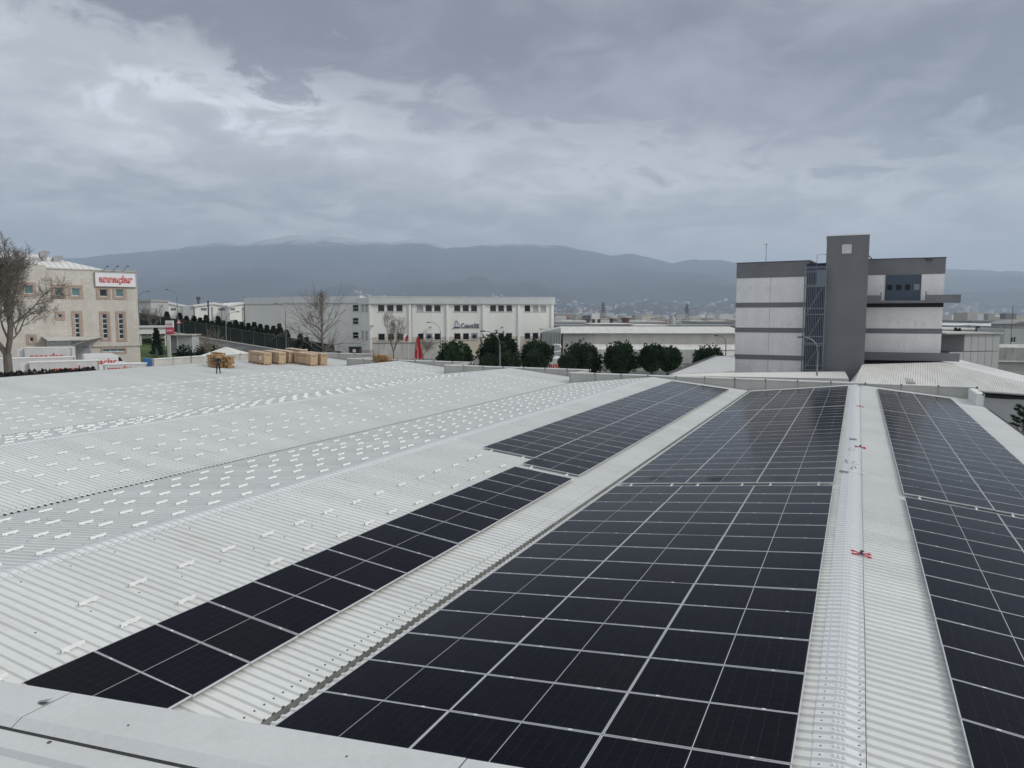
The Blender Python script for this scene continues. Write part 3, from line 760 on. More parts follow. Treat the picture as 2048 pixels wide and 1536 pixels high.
def wall_holes(mb, W, z0, z1, holes, depth=.25, x0=0.0, y=0.0):
    us = sorted({x0, W, *[h[0] for h in holes], *[h[1] for h in holes]}); zs = sorted({z0, z1, *[h[2] for h in holes], *[h[3] for h in holes]})
    us = [u for u in us if x0 <= u <= W]; zs = [z for z in zs if z0 <= z <= z1]
    for a, b in zip(us, us[1:]):
        for c, d in zip(zs, zs[1:]):
            um, zm = (a + b) / 2, (c + d) / 2
            if any(h[0] < um < h[1] and h[2] < zm < h[3] for h in holes): continue
            mb.quad((a, y, c), (b, y, c), (b, y, d), (a, y, d))
    for a, b, c, d in holes:
        mb.quad((a, y, c), (b, y, c), (b, y + depth, c), (a, y + depth, c)); mb.quad((a, y, d), (b, y, d), (b, y + depth, d), (a, y + depth, d))
        mb.quad((a, y, c), (a, y + depth, c), (a, y + depth, d), (a, y, d)); mb.quad((b, y, c), (b, y + depth, c), (b, y + depth, d), (b, y, d))
def window(parent, h, frame='white_frame', pane='glass_dark', fw=.07, nx=1, nz=1, y=.12, sill=False, surround=None, sw=.35):
    a, b, c, d = h; m = MB()
    for x0, x1, z0, z1 in ((a, b, c, c + fw), (a, b, d - fw, d), (a, a + fw, c + fw, d - fw), (b - fw, b, c + fw, d - fw)): m.box(x0, x1, y, y + .08, z0, z1)
    for k in range(1, nx): u = a + (b - a) * k / nx; m.box(u - fw / 2, u + fw / 2, y + .003, y + .077, c + fw, d - fw)
    for k in range(1, nz): w = c + (d - c) * k / nz; m.box(a + fw, b - fw, y + .003, y + .077, w - fw * .6, w + fw * .6)
    f = m.build('window', frame, parent)
    for i in range(nx):
        for k in range(nz):
            p = MB(); u0 = a + (b - a) * i / nx; u1 = a + (b - a) * (i + 1) / nx; w0 = c + (d - c) * k / nz; w1 = c + (d - c) * (k + 1) / nz
            p.box(u0 + fw * .4, u1 - fw * .4, y + .045, y + .06, w0 + fw * .4, w1 - fw * .4)
            p.build('pane', pane[(i + k) % len(pane)] if isinstance(pane, list) else pane, f)
    if sill: m = MB(); m.box(a - .12, b + .12, -.10, .1, c - .09, c); m.build('sill', 'concrete', f)
    if surround:
        m = MB()
        for x0, x1, z0, z1 in ((a - sw, b + sw, c - sw, c), (a - sw, b + sw, d, d + sw), (a - sw, a, c, d), (b, b + sw, c, d)): m.box(x0, x1, -.07, .02, z0, z1)
        m.build('stone_surround', surround, f)
    return f
def shell(mb, W, z0, z1, depth, x0=0.0, y=0.0):       # sides, back and top of a block whose front is built separately
    mb.quad((x0, y, z0), (x0, y + depth, z0), (x0, y + depth, z1), (x0, y, z1)); mb.quad((W, y, z0), (W, y + depth, z0), (W, y + depth, z1), (W, y, z1))
    mb.quad((x0, y + depth, z0), (W, y + depth, z0), (W, y + depth, z1), (x0, y + depth, z1)); mb.quad((x0, y, z1), (W, y, z1), (W, y + depth, z1), (x0, y + depth, z1))
def ribbed(mb, A, B, C, D, n, h):                     # sheet A-B front edge, D-C back edge, ribs running A to D
    A, B, C, D = map(Vector, (A, B, C, D)); nr = (B - A).cross(D - A); nr.normalize()
    if nr.z < 0: nr = -nr
    prev = None
    for i in range(n):
        for o, q in ((0, 0), (.5, 0), (.62, 1), (.86, 1), (.98, 0)):
            t = (i + o) / n; e = nr * (h * q); cur = (A.lerp(B, t) + e, D.lerp(C, t) + e)
            if prev: mb.quad(prev[0], cur[0], cur[1], prev[1])
            prev = cur

# ---- the cream office block on the left
def office():
    f = Facade('office_block', 'cream stone office block with pink window surrounds and a red lettered sign', 96, 105, 277, 113)
    g = f.root; H = f.z(96, 537)
    H2 = f.z(275, 544.5); H = (H + H2) / 2
    xl = -15.0                                   # the left part steps forward a little
    up = [f.rect(108.7, 575, 125, 591.3), f.rect(143, 576, 159.5, 592), f.rect(198.7, 578, 215, 593), f.rect(231, 578, 247, 593.7)]
    sm = [f.rect(116, 628, 124, 635.5)]
    tall = [f.rect(150, 627, 160, 675), f.rect(205, 627.5, 215.5, 677), f.rect(237.5, 627.5, 247.5, 678)]
    low = [f.rect(205.5, 697.5, 250, 703.7)]
    mb = MB(); wall_holes(mb, f.W, -.5, H, up + sm + tall + low); shell(mb, f.W, -.5, H, 16)
    mb.build('wall', 'travertine', g)
    pans = ['glass_teal', 'glass_teal', 'glass_dark', 'glass_teal']
    for h, p in zip(up, pans): window(g, h, 'white_frame', p, .09, surround='pink_stone', sw=.42)
    for h in sm: window(g, h, 'white_frame', 'glass_navy', .08, surround='pink_stone', sw=.38)
    for h in tall: window(g, h, 'white_frame', 'glass_navy', .09, 1, 5, surround='pink_stone', sw=.38)
    window(g, low[0], 'white_frame', 'glass_teal', .08, 3, 1, surround='pink_stone', sw=.28)
    # left part, 0.6 m proud
    y0 = -.6; lf = [f.rect(48.7, 570.5, 65.5, 587.5, -.6), f.rect(55.5, 616, 64, 624.5, -.6), f.rect(59, 674, 67.5, 684, -.6)]
    mb = MB(); HL = f.z(95, 530, -.6); wall_holes(mb, -.02, -.5, HL, lf, .25, xl, y0); shell(mb, -.02, -.5, HL, 17, xl, y0); mb.build('wall', 'travertine', g)
    for h, p, s in zip(lf, ('glass_teal', 'glass_dark', 'glass_navy'), (1, 0, 1)):
        w = window(g, h, 'white_frame', p, .09, surround='pink_stone' if s else None, sw=.4); w.location.y = y0
    # ledge, plinth band
    m = MB(); zl = f.z(230, 693); m.box(f.rect(165, 690, 166, 691)[0], f.W + .02, -.09, .0, zl - .09, zl + .09); m.build('ledge', 'gutter', g)
    m = MB(); m.box(-.02, f.W + .06, -.10, .12, H - .02, H + .14); m.build('coping', 'concrete_light', g)
    # hipped metal roof with standing seams
    e0 = Vector((xl, .6, HL + .02)); e1 = Vector((f.uz(222, 542)[0], .6, H + .05)); apex = Vector((.2, 9.0, f.z(104, 510, 9.0))); ra = Vector((xl, 9.0, apex.z + .1))
    back1 = Vector((e1.x, 17, H)); back0 = Vector((xl, 17, HL))
    m = MB(); m.add([e0, e1, apex, ra], [(0, 1, 2, 3)]); m.add([e1, back1, apex], [(0, 1, 2)]); m.add([back1, back0, ra, apex], [(0, 1, 2, 3)])
    roof = m.build('roof', 'metal_roof', g)
    s = MB(); n = 28
    for k in range(n + 1):
        t = k / n; a = e0.lerp(e1, t)
        b = ra.lerp(apex, min(1, t * (e1.x - xl) / (apex.x - xl))) if a.x <= apex.x else None
        if b is None: q = (a.x - apex.x) / (e1.x - apex.x); b = apex.lerp(e1, q)
        if (b - a).length > .3: s.tube([a + Vector((0, 0, .02)), b + Vector((0, 0, .02))], .045, 4)
    s.build('roof_seams', 'roof_old', roof, kind='stuff')
    # two curved hood ventilators
    for px, py in ((88, 518), (114, 528)):
        u, z = f.uz(px, py, 5.0); v = MB()
        v.prism([(u + x, z + q) for x, q in ((-.25, -.5), (-.25, 0), (-.55, .3), (-.62, .65), (-.45, 1.0), (-.1, 1.22), (.55, 1.25), (.8, 1.02), (.45, .55), (.3, 0), (.3, -.5))], 4.5, 5.5)
        for i in range(2, 9): v.m[i] = 1
        v.m[6] = v.m[7] = v.m[8] = 0
        v.build('roof_ventilator', ['galvanised', 'rust_red'], roof)
    # sign board with double-cut lettering
    a, b, c, d = f.rect(190, 545, 270.5, 572.5); c, d = f.z(230, 573), f.z(230, 546)
    m = MB(); m.box(a, b, -.22, -.08, c, d); sg = m.build('sign_board', 'sign_white', g, label='white sign board with red outlined lettering at the roof corner')
    m = MB()
    for x0, x1, z0, z1 in ((a - .07, b + .07, c - .07, c), (a - .07, b + .07, d, d + .07), (a - .07, a, c, d), (b, b + .07, c, d)): m.box(x0, x1, -.26, -.06, z0, z1)
    m.build('sign_frame', 'concrete', sg)
    hh = d - c; sz = hh * .70
    text_mesh('anna\u00e7lar', sz, 'lettering', 'sign_red', sg, ((a + b) / 2, -.235, c + hh * .30), (R(90), 0, 0), .012, .07, 1, fit=(b - a) * .84)
    text_mesh('anna\u00e7lar', sz, 'lettering', 'letter_white', sg, ((a + b) / 2, -.262, c + hh * .30), (R(90), 0, 0), .012, -.03, 1, fit=(b - a) * .80)
    for px in (208, 228, 248):
        u, z = f.uz(px, 543); m = MB(); m.tube([(u, .3, z - .1), (u, -.1, z + .35), (u + .35, -.7, z + .75)], .03, 5); m.box(u + .22, u + .5, -.95, -.62, z + .70, z + .84); m.build('sign_spotlight', 'steel_dark', g)
    # loading canopy on a lattice girder
    cn = MB(); u0, u1 = f.uz(95, 680, -5)[0], f.uz(222, 683, -5)[0]; zt = f.z(150, 681, -5)
    cn.add([(u0, -5, zt), (u1 - 3, -5, zt), (u1, -.1, zt + .25), (u0, -.1, zt + .5), (u0, -5, zt + .1), (u1 - 3, -5, zt + .1), (u1, -.1, zt + .33), (u0, -.1, zt + .6)], [(0, 1, 2, 3), (4, 5, 6, 7), (0, 1, 5, 4), (1, 2, 6, 5), (2, 3, 7, 6), (3, 0, 4, 7)])
    can = cn.build('canopy', 'concrete_light', g)
    tr = MB(); n = 9
    tr.tube([(u0, -4.9, zt - .05), (u1 - 3, -4.9, zt - .05)], .08, 4); tr.tube([(u0, -4.9, zt - .75), (u1 - 5, -4.9, zt - .75)], .08, 4); tr.tube([(u1 - 5, -4.9, zt - .75), (u1 - 3, -4.9, zt - .05)], .08, 4)
    for k in range(n):
        xa = u0 + (u1 - 5 - u0) * k / n; xb = u0 + (u1 - 5 - u0) * (k + 1) / n; tr.tube([(xa, -4.9, zt - .75), (xb, -4.9, zt - .05)], .06, 4); tr.tube([(xa, -4.9, zt - .75), (xa, -4.9, zt - .05)], .06, 4)
    tr.build('lattice_girder', 'galvanised', can)
    for px in (142, 180): m = MB(); u = f.uz(px, 700, -4.9)[0]; m.box(u - .1, u + .1, -5.0, -4.8, 0, zt - .7); m.build('post', 'galvanised', can)
    m = MB(); m.box(u0 + 1, f.uz(178, 700)[0], -.06, -.01, .2, zt - 1.0); m.build('loading_door', 'galvanised', g)
office()

# ---- the long white works building with the sail emblem
def works():
    f = Facade('works_building', 'long white works building with window bands and a sailing-boat emblem', 739, 165, 1107, 174)
    g = f.root; H = f.z(900, 594.5); hf = f.z(900, 608)
    r1 = [(755.5, 769, 608.7, 622.5), (773.7, 787.5, 608.8, 622.6), (792, 805.5, 609, 622.7), (833, 846.7, 609.2, 622.8), (850.7, 864, 609.4, 622.9), (868, 881.5, 609.6, 623), (908, 921, 610.2, 623.2), (925, 938, 610.4, 623.3),
          (941.7, 954.5, 610.5, 623.4), (980, 992.5, 611, 623.8), (996, 1008.5, 611.2, 623.9), (1012.5, 1024.5, 611.4, 624), (1049, 1061, 611.8, 624.4), (1065, 1077, 611.9, 624.5), (1080.5, 1092.5, 612, 624.6)]
    r2 = [(756, 770, 666.5, 680), (775, 788.5, 666.5, 680), (793.3, 806.8, 666.5, 680), (835, 847.5, 666.5, 679.8), (851, 865, 666.5, 679.8), (868.7, 881.8, 666.5, 679.8), (908, 921.5, 666.4, 679.5), (925.7, 938.3, 666.4, 679.5),
          (942, 955.5, 666.4, 679.5), (980, 992, 666.3, 679), (996, 1008.7, 666.3, 679), (1012.5, 1024.5, 666.2, 678.8), (1049, 1061, 666, 678.5), (1065, 1077, 666, 678.5), (1080.5, 1092.5, 666, 678.5)]
    zs1 = (f.z(900, 623.1), f.z(900, 609.7)); zs2 = (f.z(900, 679.8), f.z(900, 666.5)); zm = f.z(900, 673.5)
    h1 = [(f.uz(a, 616)[0], f.uz(b, 616)[0], *zs1) for a, b, c, d in r1]; h2 = [(f.uz(a, 673)[0], f.uz(b, 673)[0], *zs2) for a, b, c, d in r2]
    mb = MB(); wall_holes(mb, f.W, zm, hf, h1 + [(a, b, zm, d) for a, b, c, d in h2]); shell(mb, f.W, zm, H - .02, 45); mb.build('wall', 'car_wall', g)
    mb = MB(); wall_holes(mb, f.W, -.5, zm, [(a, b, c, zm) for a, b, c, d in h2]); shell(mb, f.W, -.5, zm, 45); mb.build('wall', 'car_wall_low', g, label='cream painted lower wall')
    for i, h in enumerate(h1): window(g, h, 'white_frame', 'blind' if i in (3, 13, 14) else 'glass_dark', .08, sill=True)
    for i, h in enumerate(h2):
        w = window(g, h, 'white_frame', 'galvanised' if i in (4, 8) else 'glass_dark', .08, sill=True)
        if i in (4, 8):
            m = MB(); cx, cz = (h[0] + h[1]) / 2, (h[2] + h[3]) / 2; m.tube([(cx, .02, cz), (cx, .15, cz)], .42, 14); m.build('extract_fan', 'near_black', w)
    for a, b in ((739, 742.5), (817.5, 822.5), (892.5, 897), (965, 970), (1035.5, 1040), (1102, 1107)):
        m = MB(); u0, u1 = f.uz(a, 640)[0], f.uz(b, 640)[0]; m.box(u0, u1, -.28, .05, -.4, hf - .02); m.build('pilaster', 'car_pilaster', g)
    m = MB(); m.box(-.2, f.W + .25, -.45, .3, hf, H); fa = m.build('fascia', 'fascia', g)
    s = MB(); n = 150
    for k in range(n): u = -.1 + (f.W + .2) * k / n; s.box(u, u + .10, -.50, -.44, hf + .04, H - .06)
    s.build('fascia_ribs', 'fascia', fa, kind='stuff')
    m = MB(); m.box(-.25, f.W + .3, -.55, .4, H, H + .12); m.build('coping', 'coping', fa)
    # emblem: a sailing boat beside small-capital lettering
    u0, z0 = f.uz(904, 657); u1, z1 = f.uz(920.5, 640.5); w = u1 - u0; hgt = z1 - z0
    m = MB(); m.prism([(u0 + w * .38, z0 + hgt * .22), (u0 + w * .50, z1), (u0 + w * .62, z0 + hgt * .75), (u0 + w * .66, z0 + hgt * .22)], -.12, -.06); m.prism([(u0 + w * .70, z0 + hgt * .22), (u0 + w * .62, z0 + hgt * .8), (u0 + w * .86, z0 + hgt * .55), (u0 + w * .97, z0 + hgt * .2)], -.12, -.06)
    em = m.build('sail_emblem', 'sign_white', g)
    m = MB()
    for a, b in (((.36, .2), (.49, 1.02)), ((.49, 1.02), (.66, .68)), ((.66, .68), (.69, .2)), ((.66, .8), (.9, .55)), ((.9, .55), (1.0, .18))): m.tube([(u0 + w * a[0], -.14, z0 + hgt * a[1]), (u0 + w * b[0], -.14, z0 + hgt * b[1])], .04, 4)
    m.prism([(u0, z0), (u0 + w * .28, z0 + hgt * .18), (u0 + w * 1.02, z0 + hgt * .16), (u0 + w * .9, z0 + hgt * .02), (u0 + w * .5, z0 + hgt * .08)], -.15, -.08); m.build('emblem_outline', 'navy_letter', em)
    tu0, tz0 = f.uz(922, 656); tu1 = f.uz(958, 656)[0]; tw = tu1 - tu0
    bits = [('C', 1.6, 0, .17), ('ARAVE', 1.15, .19, .50), ('ll', 1.6, .72, .09), ('E', 1.3, .85, .15)]
    for b, sz, o, w_ in bits: text_mesh(b, sz, 'lettering', 'navy_letter', g, (tu0 + tw * o, -.12, tz0), (R(90), 0, 0), .03, .02, 1, 0, 'LEFT', tw * w_)
    for px, py in ((744, 654), (860, 657), (1003, 657)):
        u, z = f.uz(px, py); m = MB(); m.tube([(u, 0, z), (u, -.5, z + .2)], .05, 5); m.box(u - .25, u + .25, -.9, -.45, z + .1, z + .45); m.build('wall_lamp', 'galvanised', g)
    m = MB(); u = f.uz(823.5, 640)[0]; m.tube([(u, -.15, 0), (u, -.15, hf)], .09, 6); m.build('downpipe', 'concrete', g)
    # chamfered corner and rear wing to the left
    c = Facade('x', None, 721, 172, 738.6, 165.1)
    M = Matrix.Translation(c.o - f.o); M = Matrix.Rotation(-f.rz, 4, 'Z') @ M @ Matrix.Rotation(c.rz, 4, 'Z')
    def sub(fc, name, label, holes, Ht, zf, depth, matw):
        e = link(name, None, g); e.matrix_basis = Matrix.Rotation(-f.rz, 4, 'Z') @ Matrix.Translation(fc.o - f.o) @ Matrix.Rotation(fc.rz, 4, 'Z')
        mb = MB(); wall_holes(mb, fc.W, -.5, Ht, holes); shell(mb, fc.W, -.5, Ht, depth); mb.build('wall', matw, e)
        for h in holes: window(e, h, 'white_frame', 'glass_dark' if fc is not c else 'blind', .09, 1, 2, sill=True)
        mb = MB(); mb.box(-.05, fc.W + .02, -.3, .1, zf, Ht + .06); mb.build('fascia', 'fascia', e); return e
    ch = [c.rect(722.8, a, 727.8, b) for a, b in ((608, 623), (661, 678))] + [c.rect(730, a, 736, b) for a, b in ((607, 623), (662, 679))]
    sub(c, 'corner_bay', None, ch, H - .1, hf - .1, 8, 'car_wall')
    w = Facade('x', None, 562, 176, 721.5, 172.2)
    wh = [w.rect(705, a, 717, b) for a, b in ((609.5, 622.5), (635.5, 648.5), (664, 677))]
    sub(w, 'rear_wing', None, wh, w.z(640, 593.5), w.z(640, 606.5), 30, 'car_wall')
    w2 = Facade('x', None, 490, 180, 561.8, 177)
    sub(w2, 'rear_wing', None, [], w2.z(520, 595.5), w2.z(520, 608), 28, 'car_wall')
    m = MB(); 
    p = U(633, 600, 178); lo = MB()
works()

# low stone-faced wall, red vehicle and black booth at the foot of the works building
def works_yard():
    f = Facade('retaining_wall', 'grey stained retaining wall with a dark coping before the works building', 745, 158, 878, 161, category='wall')
    m = MB(); z = f.z(800, 686); m.box(0, f.W, 0, .5, -.4, z); m.build('wall', 'concrete_light', f.root); m = MB(); m.box(-.1, f.W + .1, -.12, .62, z, z + .14); m.build('coping', 'gutter', f.root)
    f = Facade('gate_booth', 'black gate booth beside the red fence', 691, 158, 717, 158, category='booth')
    z0, z1 = f.z(705, 716), f.z(705, 695); m = MB(); m.box(.6, f.W, 0, 2.4, -.2, z1); b = m.build('booth_body', 'hoarding', f.root); m = MB(); m.box(.4, f.W + .2, -.2, 2.6, z1, z1 + .15); m.build('roof', 'steel_dark', f.root)
    m = MB(); m.box(1.4, 2.1, -.03, 0, z1 - 1.0, z1 - .35); m.build('notice', 'paper', b)
    m = MB(); m.box(f.W * .66, f.W * .7, -.4, -.3, -.2, z1 - .4); m.build('post', 'white_paint', f.root)
    f = Facade('red_fence', 'dark red barred fence right of the black booth', 717, 157, 746, 157, category='fence')
    z1 = f.z(730, 700)
    for k in range(13): m = MB(); u = f.W * k / 12; m.box(u - .04, u + .04, 0, .08, -.2, z1); m.build('bar', 'rust_red', f.root)
    m = MB(); m.box(0, f.W, -.02, .1, .0, f.z(730, 709)); m.build('base_panel', 'rust_red', f.root)
    c = thing('parked_car', 'dark parked car beside the black booth, mostly hidden by the roof edge', 'car', U(672, 716, 160), YAW + .1)
    m = MB(); m.prism([(-2.1, .5), (-2.1, .95), (-1.2, 1.05), (-.6, 1.5), (.9, 1.5), (1.6, 1.0), (2.1, .9), (2.1, .5)], -.85, .85); m.build('body', 'steel_dark', c)
    m = MB(); m.prism([(-1.1, 1.06), (-.58, 1.44), (.86, 1.44), (1.45, 1.04)], -.87, .87); m.build('window', 'glass_dark', c)
    for x in (-1.3, 1.3):
        for y in (-.8, .8): m = MB(); m.tube([(x, y - .1, .33), (x, y + .1, .33)], .33, 12); m.build('wheel', 'tyre', c)
works_yard()

# ---- white gabled halls far left
def gabled_halls():
    for i, (pl, pp, pr, yp, ye, lab) in enumerate(((276, 327, 366, 605, 613, 'white gabled hall behind bare branches, beside the cream office block'), (390, 427, 459, 608, 613.5, 'white gabled hall with a grey-panelled link at its left'), (459.5, 483, 512, 608, 614, 'white gabled hall partly hidden behind the works building'))):
        f = Facade('gabled_hall', lab, pl, 300, pr, 306, group='white gabled halls on the rise', zg=-3.2)
        g = f.root; zp = f.z(pp, yp); ze = f.z(pp, ye); up = f.uz(pp, 610)[0]
        wins = {0: [(304, 317), (342, 353)], 1: [(402, 414), (437, 450)], 2: [(461, 470), (487, 491)]}[i]
        m = MB(); m.prism([(0, -7), (0, ze), (up, zp), (f.W, ze), (f.W, -7)], 0, 40); m.build('wall', 'car_wall', g)
        for a, b, c, d in ((-.6, ze, up, zp), (up, zp, f.W + .3, ze)):
            m = MB(); m.add([(a, -.5, b - .1), (c, -.5, d - .1), (c, 41, d - .1), (a, 41, b - .1), (a, -.5, b + .8), (c, -.5, d + .8), (c, 41, d + .8), (a, 41, b + .8)], [(0, 3, 2, 1), (4, 5, 6, 7), (0, 1, 5, 4), (1, 2, 6, 5), (2, 3, 7, 6), (3, 0, 4, 7)]); m.build('roof', 'white_paint', g)
        for a, b in wins:
            for y0, y1 in ((616, 621), (640, 645)):
                for k in range(4):
                    q0 = a + (b - a) * k / 4; u0 = f.uz(q0, y0)[0]; u1 = f.uz(q0 + (b - a) / 4 * .66, y0)[0]; m = MB(); m.box(u0, u1, -.06, .05, f.z(q0, y1), f.z(q0, y0)); m.build('window', 'glass_dark', g)
        if i == 1: m = MB(); m.box(f.uz(366, 620)[0], -.1, .5, 8, -7, f.z(380, 612)); m.build('link_block', 'panel_grey', g)
        u = f.uz((pl + pr) / 2, 620)[0]; m = MB(); m.tube([(u, -.2, -5), (u, -.2, ze)], .2, 5); m.build('downpipe', 'concrete', g)
    p = U(397, 606, 330); m = MB(); m.tube([(0, 0, -8), (0, 0, 1.5)], .5, 8); m.tube([(0, 0, 1.5), (0, 0, 2.8)], .9, 8); m.build('roof_flue', 'steel_dark', None, p, label='dark round flue sticking up behind the white gabled halls', category='flue')
    p = U(416, 604, 295); m = MB(); m.tube([(0, 0, -18), (0, 0, .6)], .32, 6); m.build('stack_pipe', 'steel_dark', None, p, label='thin dark pipe standing before the middle gabled hall', category='pipe')
    p = U(488, 594, 182); m = MB(); m.tube([(0, 0, -16), (0, 0, 0)], .16, 6); m.build('stack_pipe', 'steel_dark', None, p, label='thin dark pipe at the left corner of the works building', category='pipe')
    f = Facade('flat_roofed_block', 'grey flat-roofed block just right of the cream office block', 270, 240, 303, 240, zg=-4); m = MB(); m.box(0, f.W, 0, 12, -6, f.z(290, 601)); m.build('wall', 'panel_grey', f.root); m = MB(); m.box(-.3, f.W + .3, -.4, 12.4, f.z(290, 603), f.z(290, 599)); m.build('roof', 'concrete', f.root)
gabled_halls()

# ---- green screen fence, carport, kiosk, sign, tent beside the ramp
def ramp_side():
    t = thing('screen_fence', 'long dark green screen fence climbing beside the ramp road', 'fence', V(0, 0, 0))
    rs = [-96 + 2.5 * i for i in range(24)]
    for a, b in zip(rs, rs[1:]):
        za, zb = ground_z(a, 156.5), ground_z(b, 156.5); p0, p1 = V(a + .05, 156.5, za), V(b - .05, 156.5, zb); n = _d0 * .06
        m = MB(); up = Vector((0, 0, 2.75)); m.add([p0, p1, p1 + up, p0 + up, p0 + n, p1 + n, p1 + up + n, p0 + up + n], [(0, 1, 2, 3), (4, 5, 6, 7), (0, 1, 5, 4), (1, 2, 6, 5), (2, 3, 7, 6), (3, 0, 4, 7)]); m.build('screen_panel', 'fence_green', t)
        m = MB(); m.tube([V(a, 156.4, za + 2.8), V(b, 156.4, zb + 2.8)], .05, 5); m.build('top_rail', 'fence_rail', t)
        m = MB(); m.tube([V(a, 156.4, za - .3), V(a, 156.4, za + 2.85)], .05, 5); m.build('post', 'fence_rail', t)
    f = Facade('carport', 'open carport with flat white roof beside the cream office block', 272, 138, 332, 140, zg=GZ + 4, category='carport')
    zt, zu = f.z(300, 652), f.z(300, 668); m = MB(); m.box(0, f.W, 0, 6, zu, zt - .3); m.build('fascia', 'white_paint', f.root); m = MB(); m.box(-.2, f.W + .2, -.3, 6.3, zt - .3, zt); m.build('roof', 'metal_roof', f.root)
    for u in (.6, f.W * .5, f.W - .3): m = MB(); m.box(u - .1, u + .1, .3, .5, -3, zu); m.build('post', 'white_paint', f.root)
    m = MB(); m.box(.2, f.W - .2, 5.2, 5.4, -3, zu); m.build('back_wall', 'near_black', f.root)
    c = thing('parked_car', 'silver parked car in the shade of the carport', 'car', f.o + f.ux * 2.6 + f.n * 2.6 + Vector((0, 0, f.z(300, 682) )), f.rz)
    m = MB(); m.prism([(-2.1, .4), (-2.1, .95), (-1.2, 1.05), (-.6, 1.45), (.9, 1.45), (1.6, 1.0), (2.1, .9), (2.1, .4)], -.85, .85); m.build('body', 'trailer_white', c)
    m = MB(); m.prism([(-1.1, 1.06), (-.58, 1.40), (.86, 1.40), (1.45, 1.04)], -.87, .87); m.build('window', 'glass_dark', c)
    f = Facade('kiosk', 'small grey kiosk with a flat roof on the grass bank', 335, 133, 382, 133, zg=GZ + 3, category='kiosk')
    z1, z0 = f.z(360, 671), f.z(360, 699); m = MB(); m.box(0, f.W, 0, 3, z0 - .6, z1); m.build('wall', 'panel_grey', f.root); m = MB(); m.box(-.3, f.W + .3, -.4, 3.4, z1, z1 + .2); m.build('roof', 'concrete_light', f.root)
    for a, b in ((337, 342), (343, 353)): m = MB(); m.box(f.uz(a, 690)[0], f.uz(b, 690)[0], -.05, .0, z0 - .3, z1 - .1); m.build('door', 'louvre', f.root)
    m = MB(); m.box(f.uz(355, 690)[0], f.uz(356.5, 690)[0], -.08, .0, z0 - .5, z1); m.build('post', 'white_paint', f.root)
    f = Facade('pylon_sign', 'tall white and pink sign board on the grass bank', 330, 131, 345.5, 131, zg=GZ + 3, category='sign')
    a, b, c_ = f.z(337, 641), f.z(337, 654.5), f.z(337, 668.5)
    m = MB(); m.box(0, f.W, 0, .3, b, a); m.build('upper_panel', 'sign_white', f.root); m = MB(); m.box(0, f.W, -.01, .31, c_, b - .01); m.build('lower_panel', 'pink_sign', f.root); m = MB(); m.box(.1, f.W * .5, .05, .25, -2, c_); m.build('post', 'white_paint', f.root)
    m = MB()
    for k, (u0, u1) in enumerate(((.12, .40), (.45, .85))):
        m.box(f.W * u0, f.W * u1, -.04, -.012, c_ + (b - c_) * .50, c_ + (b - c_) * .62); m.box(f.W * u0, f.W * u1 * .9, -.04, -.012, c_ + (b - c_) * .34, c_ + (b - c_) * .42)
    m.build('lettering', 'sign_white', f.root); m = MB(); m.box(f.W * .15, f.W * .85, -.03, -.002, b + (a - b) * .4, b + (a - b) * .52); m.build('lettering', 'pink_sign', f.root)
    # ridge tent
    t = thing('canopy_tent', 'pale pyramid tent roof behind the pallet stack', 'tent', U(453, 709, 112), YAW)
    w = 2.8; m = MB(); ap = (0, 0, 1.15)
    for k, (a, b) in enumerate((((-w, -w), (w, -w)), ((w, -w), (w, w)), ((w, w), (-w, w)), ((-w, w), (-w, -w)))): m.add([(*a, -.05), (*b, -.05), ap], [(0, 1, 2)])
    m.build('tent_roof', 'tent', t); m = MB()
    for a, b in ((-w, -w), (w, -w), (w, w), (-w, w)): m.tube([(a, b, -.03), ap], .05, 4)
    m.build('rafters', 'white_paint', t)
    for a, b in ((-w, -w), (w, -w), (w, w), (-w, w)): m = MB(); m.box(a - .05, a + .05, b - .05, b + .05, -3.3, -.05); m.build('post', 'white_paint', t)
    # warning sign at the road, barrel, pallets stood on end
    p = U(359, 664, 140); t = thing('warning_sign', 'red-edged triangular road sign beside the ramp', 'road sign', p, YAW)
    m = MB(); m.tube([(0, 0, -1), (0, 0, 1.7)], .05, 6); m.build('post', 'galvanised', t); m = MB(); m.prism([(-.6, 1.6), (.6, 1.6), (0, 2.5)], -.08, -.04); m.build('plate', 'sign_red', t); m = MB(); m.prism([(-.36, 1.72), (.36, 1.72), (0, 2.28)], -.1, -.08); m.build('plate_face', 'sign_white', t)
    p = U(295, 734, 88); t = thing('barrel', 'blue plastic barrel beyond the roof edge below the grass bank', 'barrel', p, 0)
    m = MB(); m.tube([(0, 0, -.8), (0, 0, -.2), (0, 0, .7), (0, 0, 1.0), (0, 0, 1.08)], [.42, .46, .46, .42, .3], 14); m.build('body', 'barrel_blue', t); m = MB(); m.tube([(0, 0, .5), (0, 0, .56)], .475, 14); m.build('hoop', 'barrel_blue', t)
ramp_side()

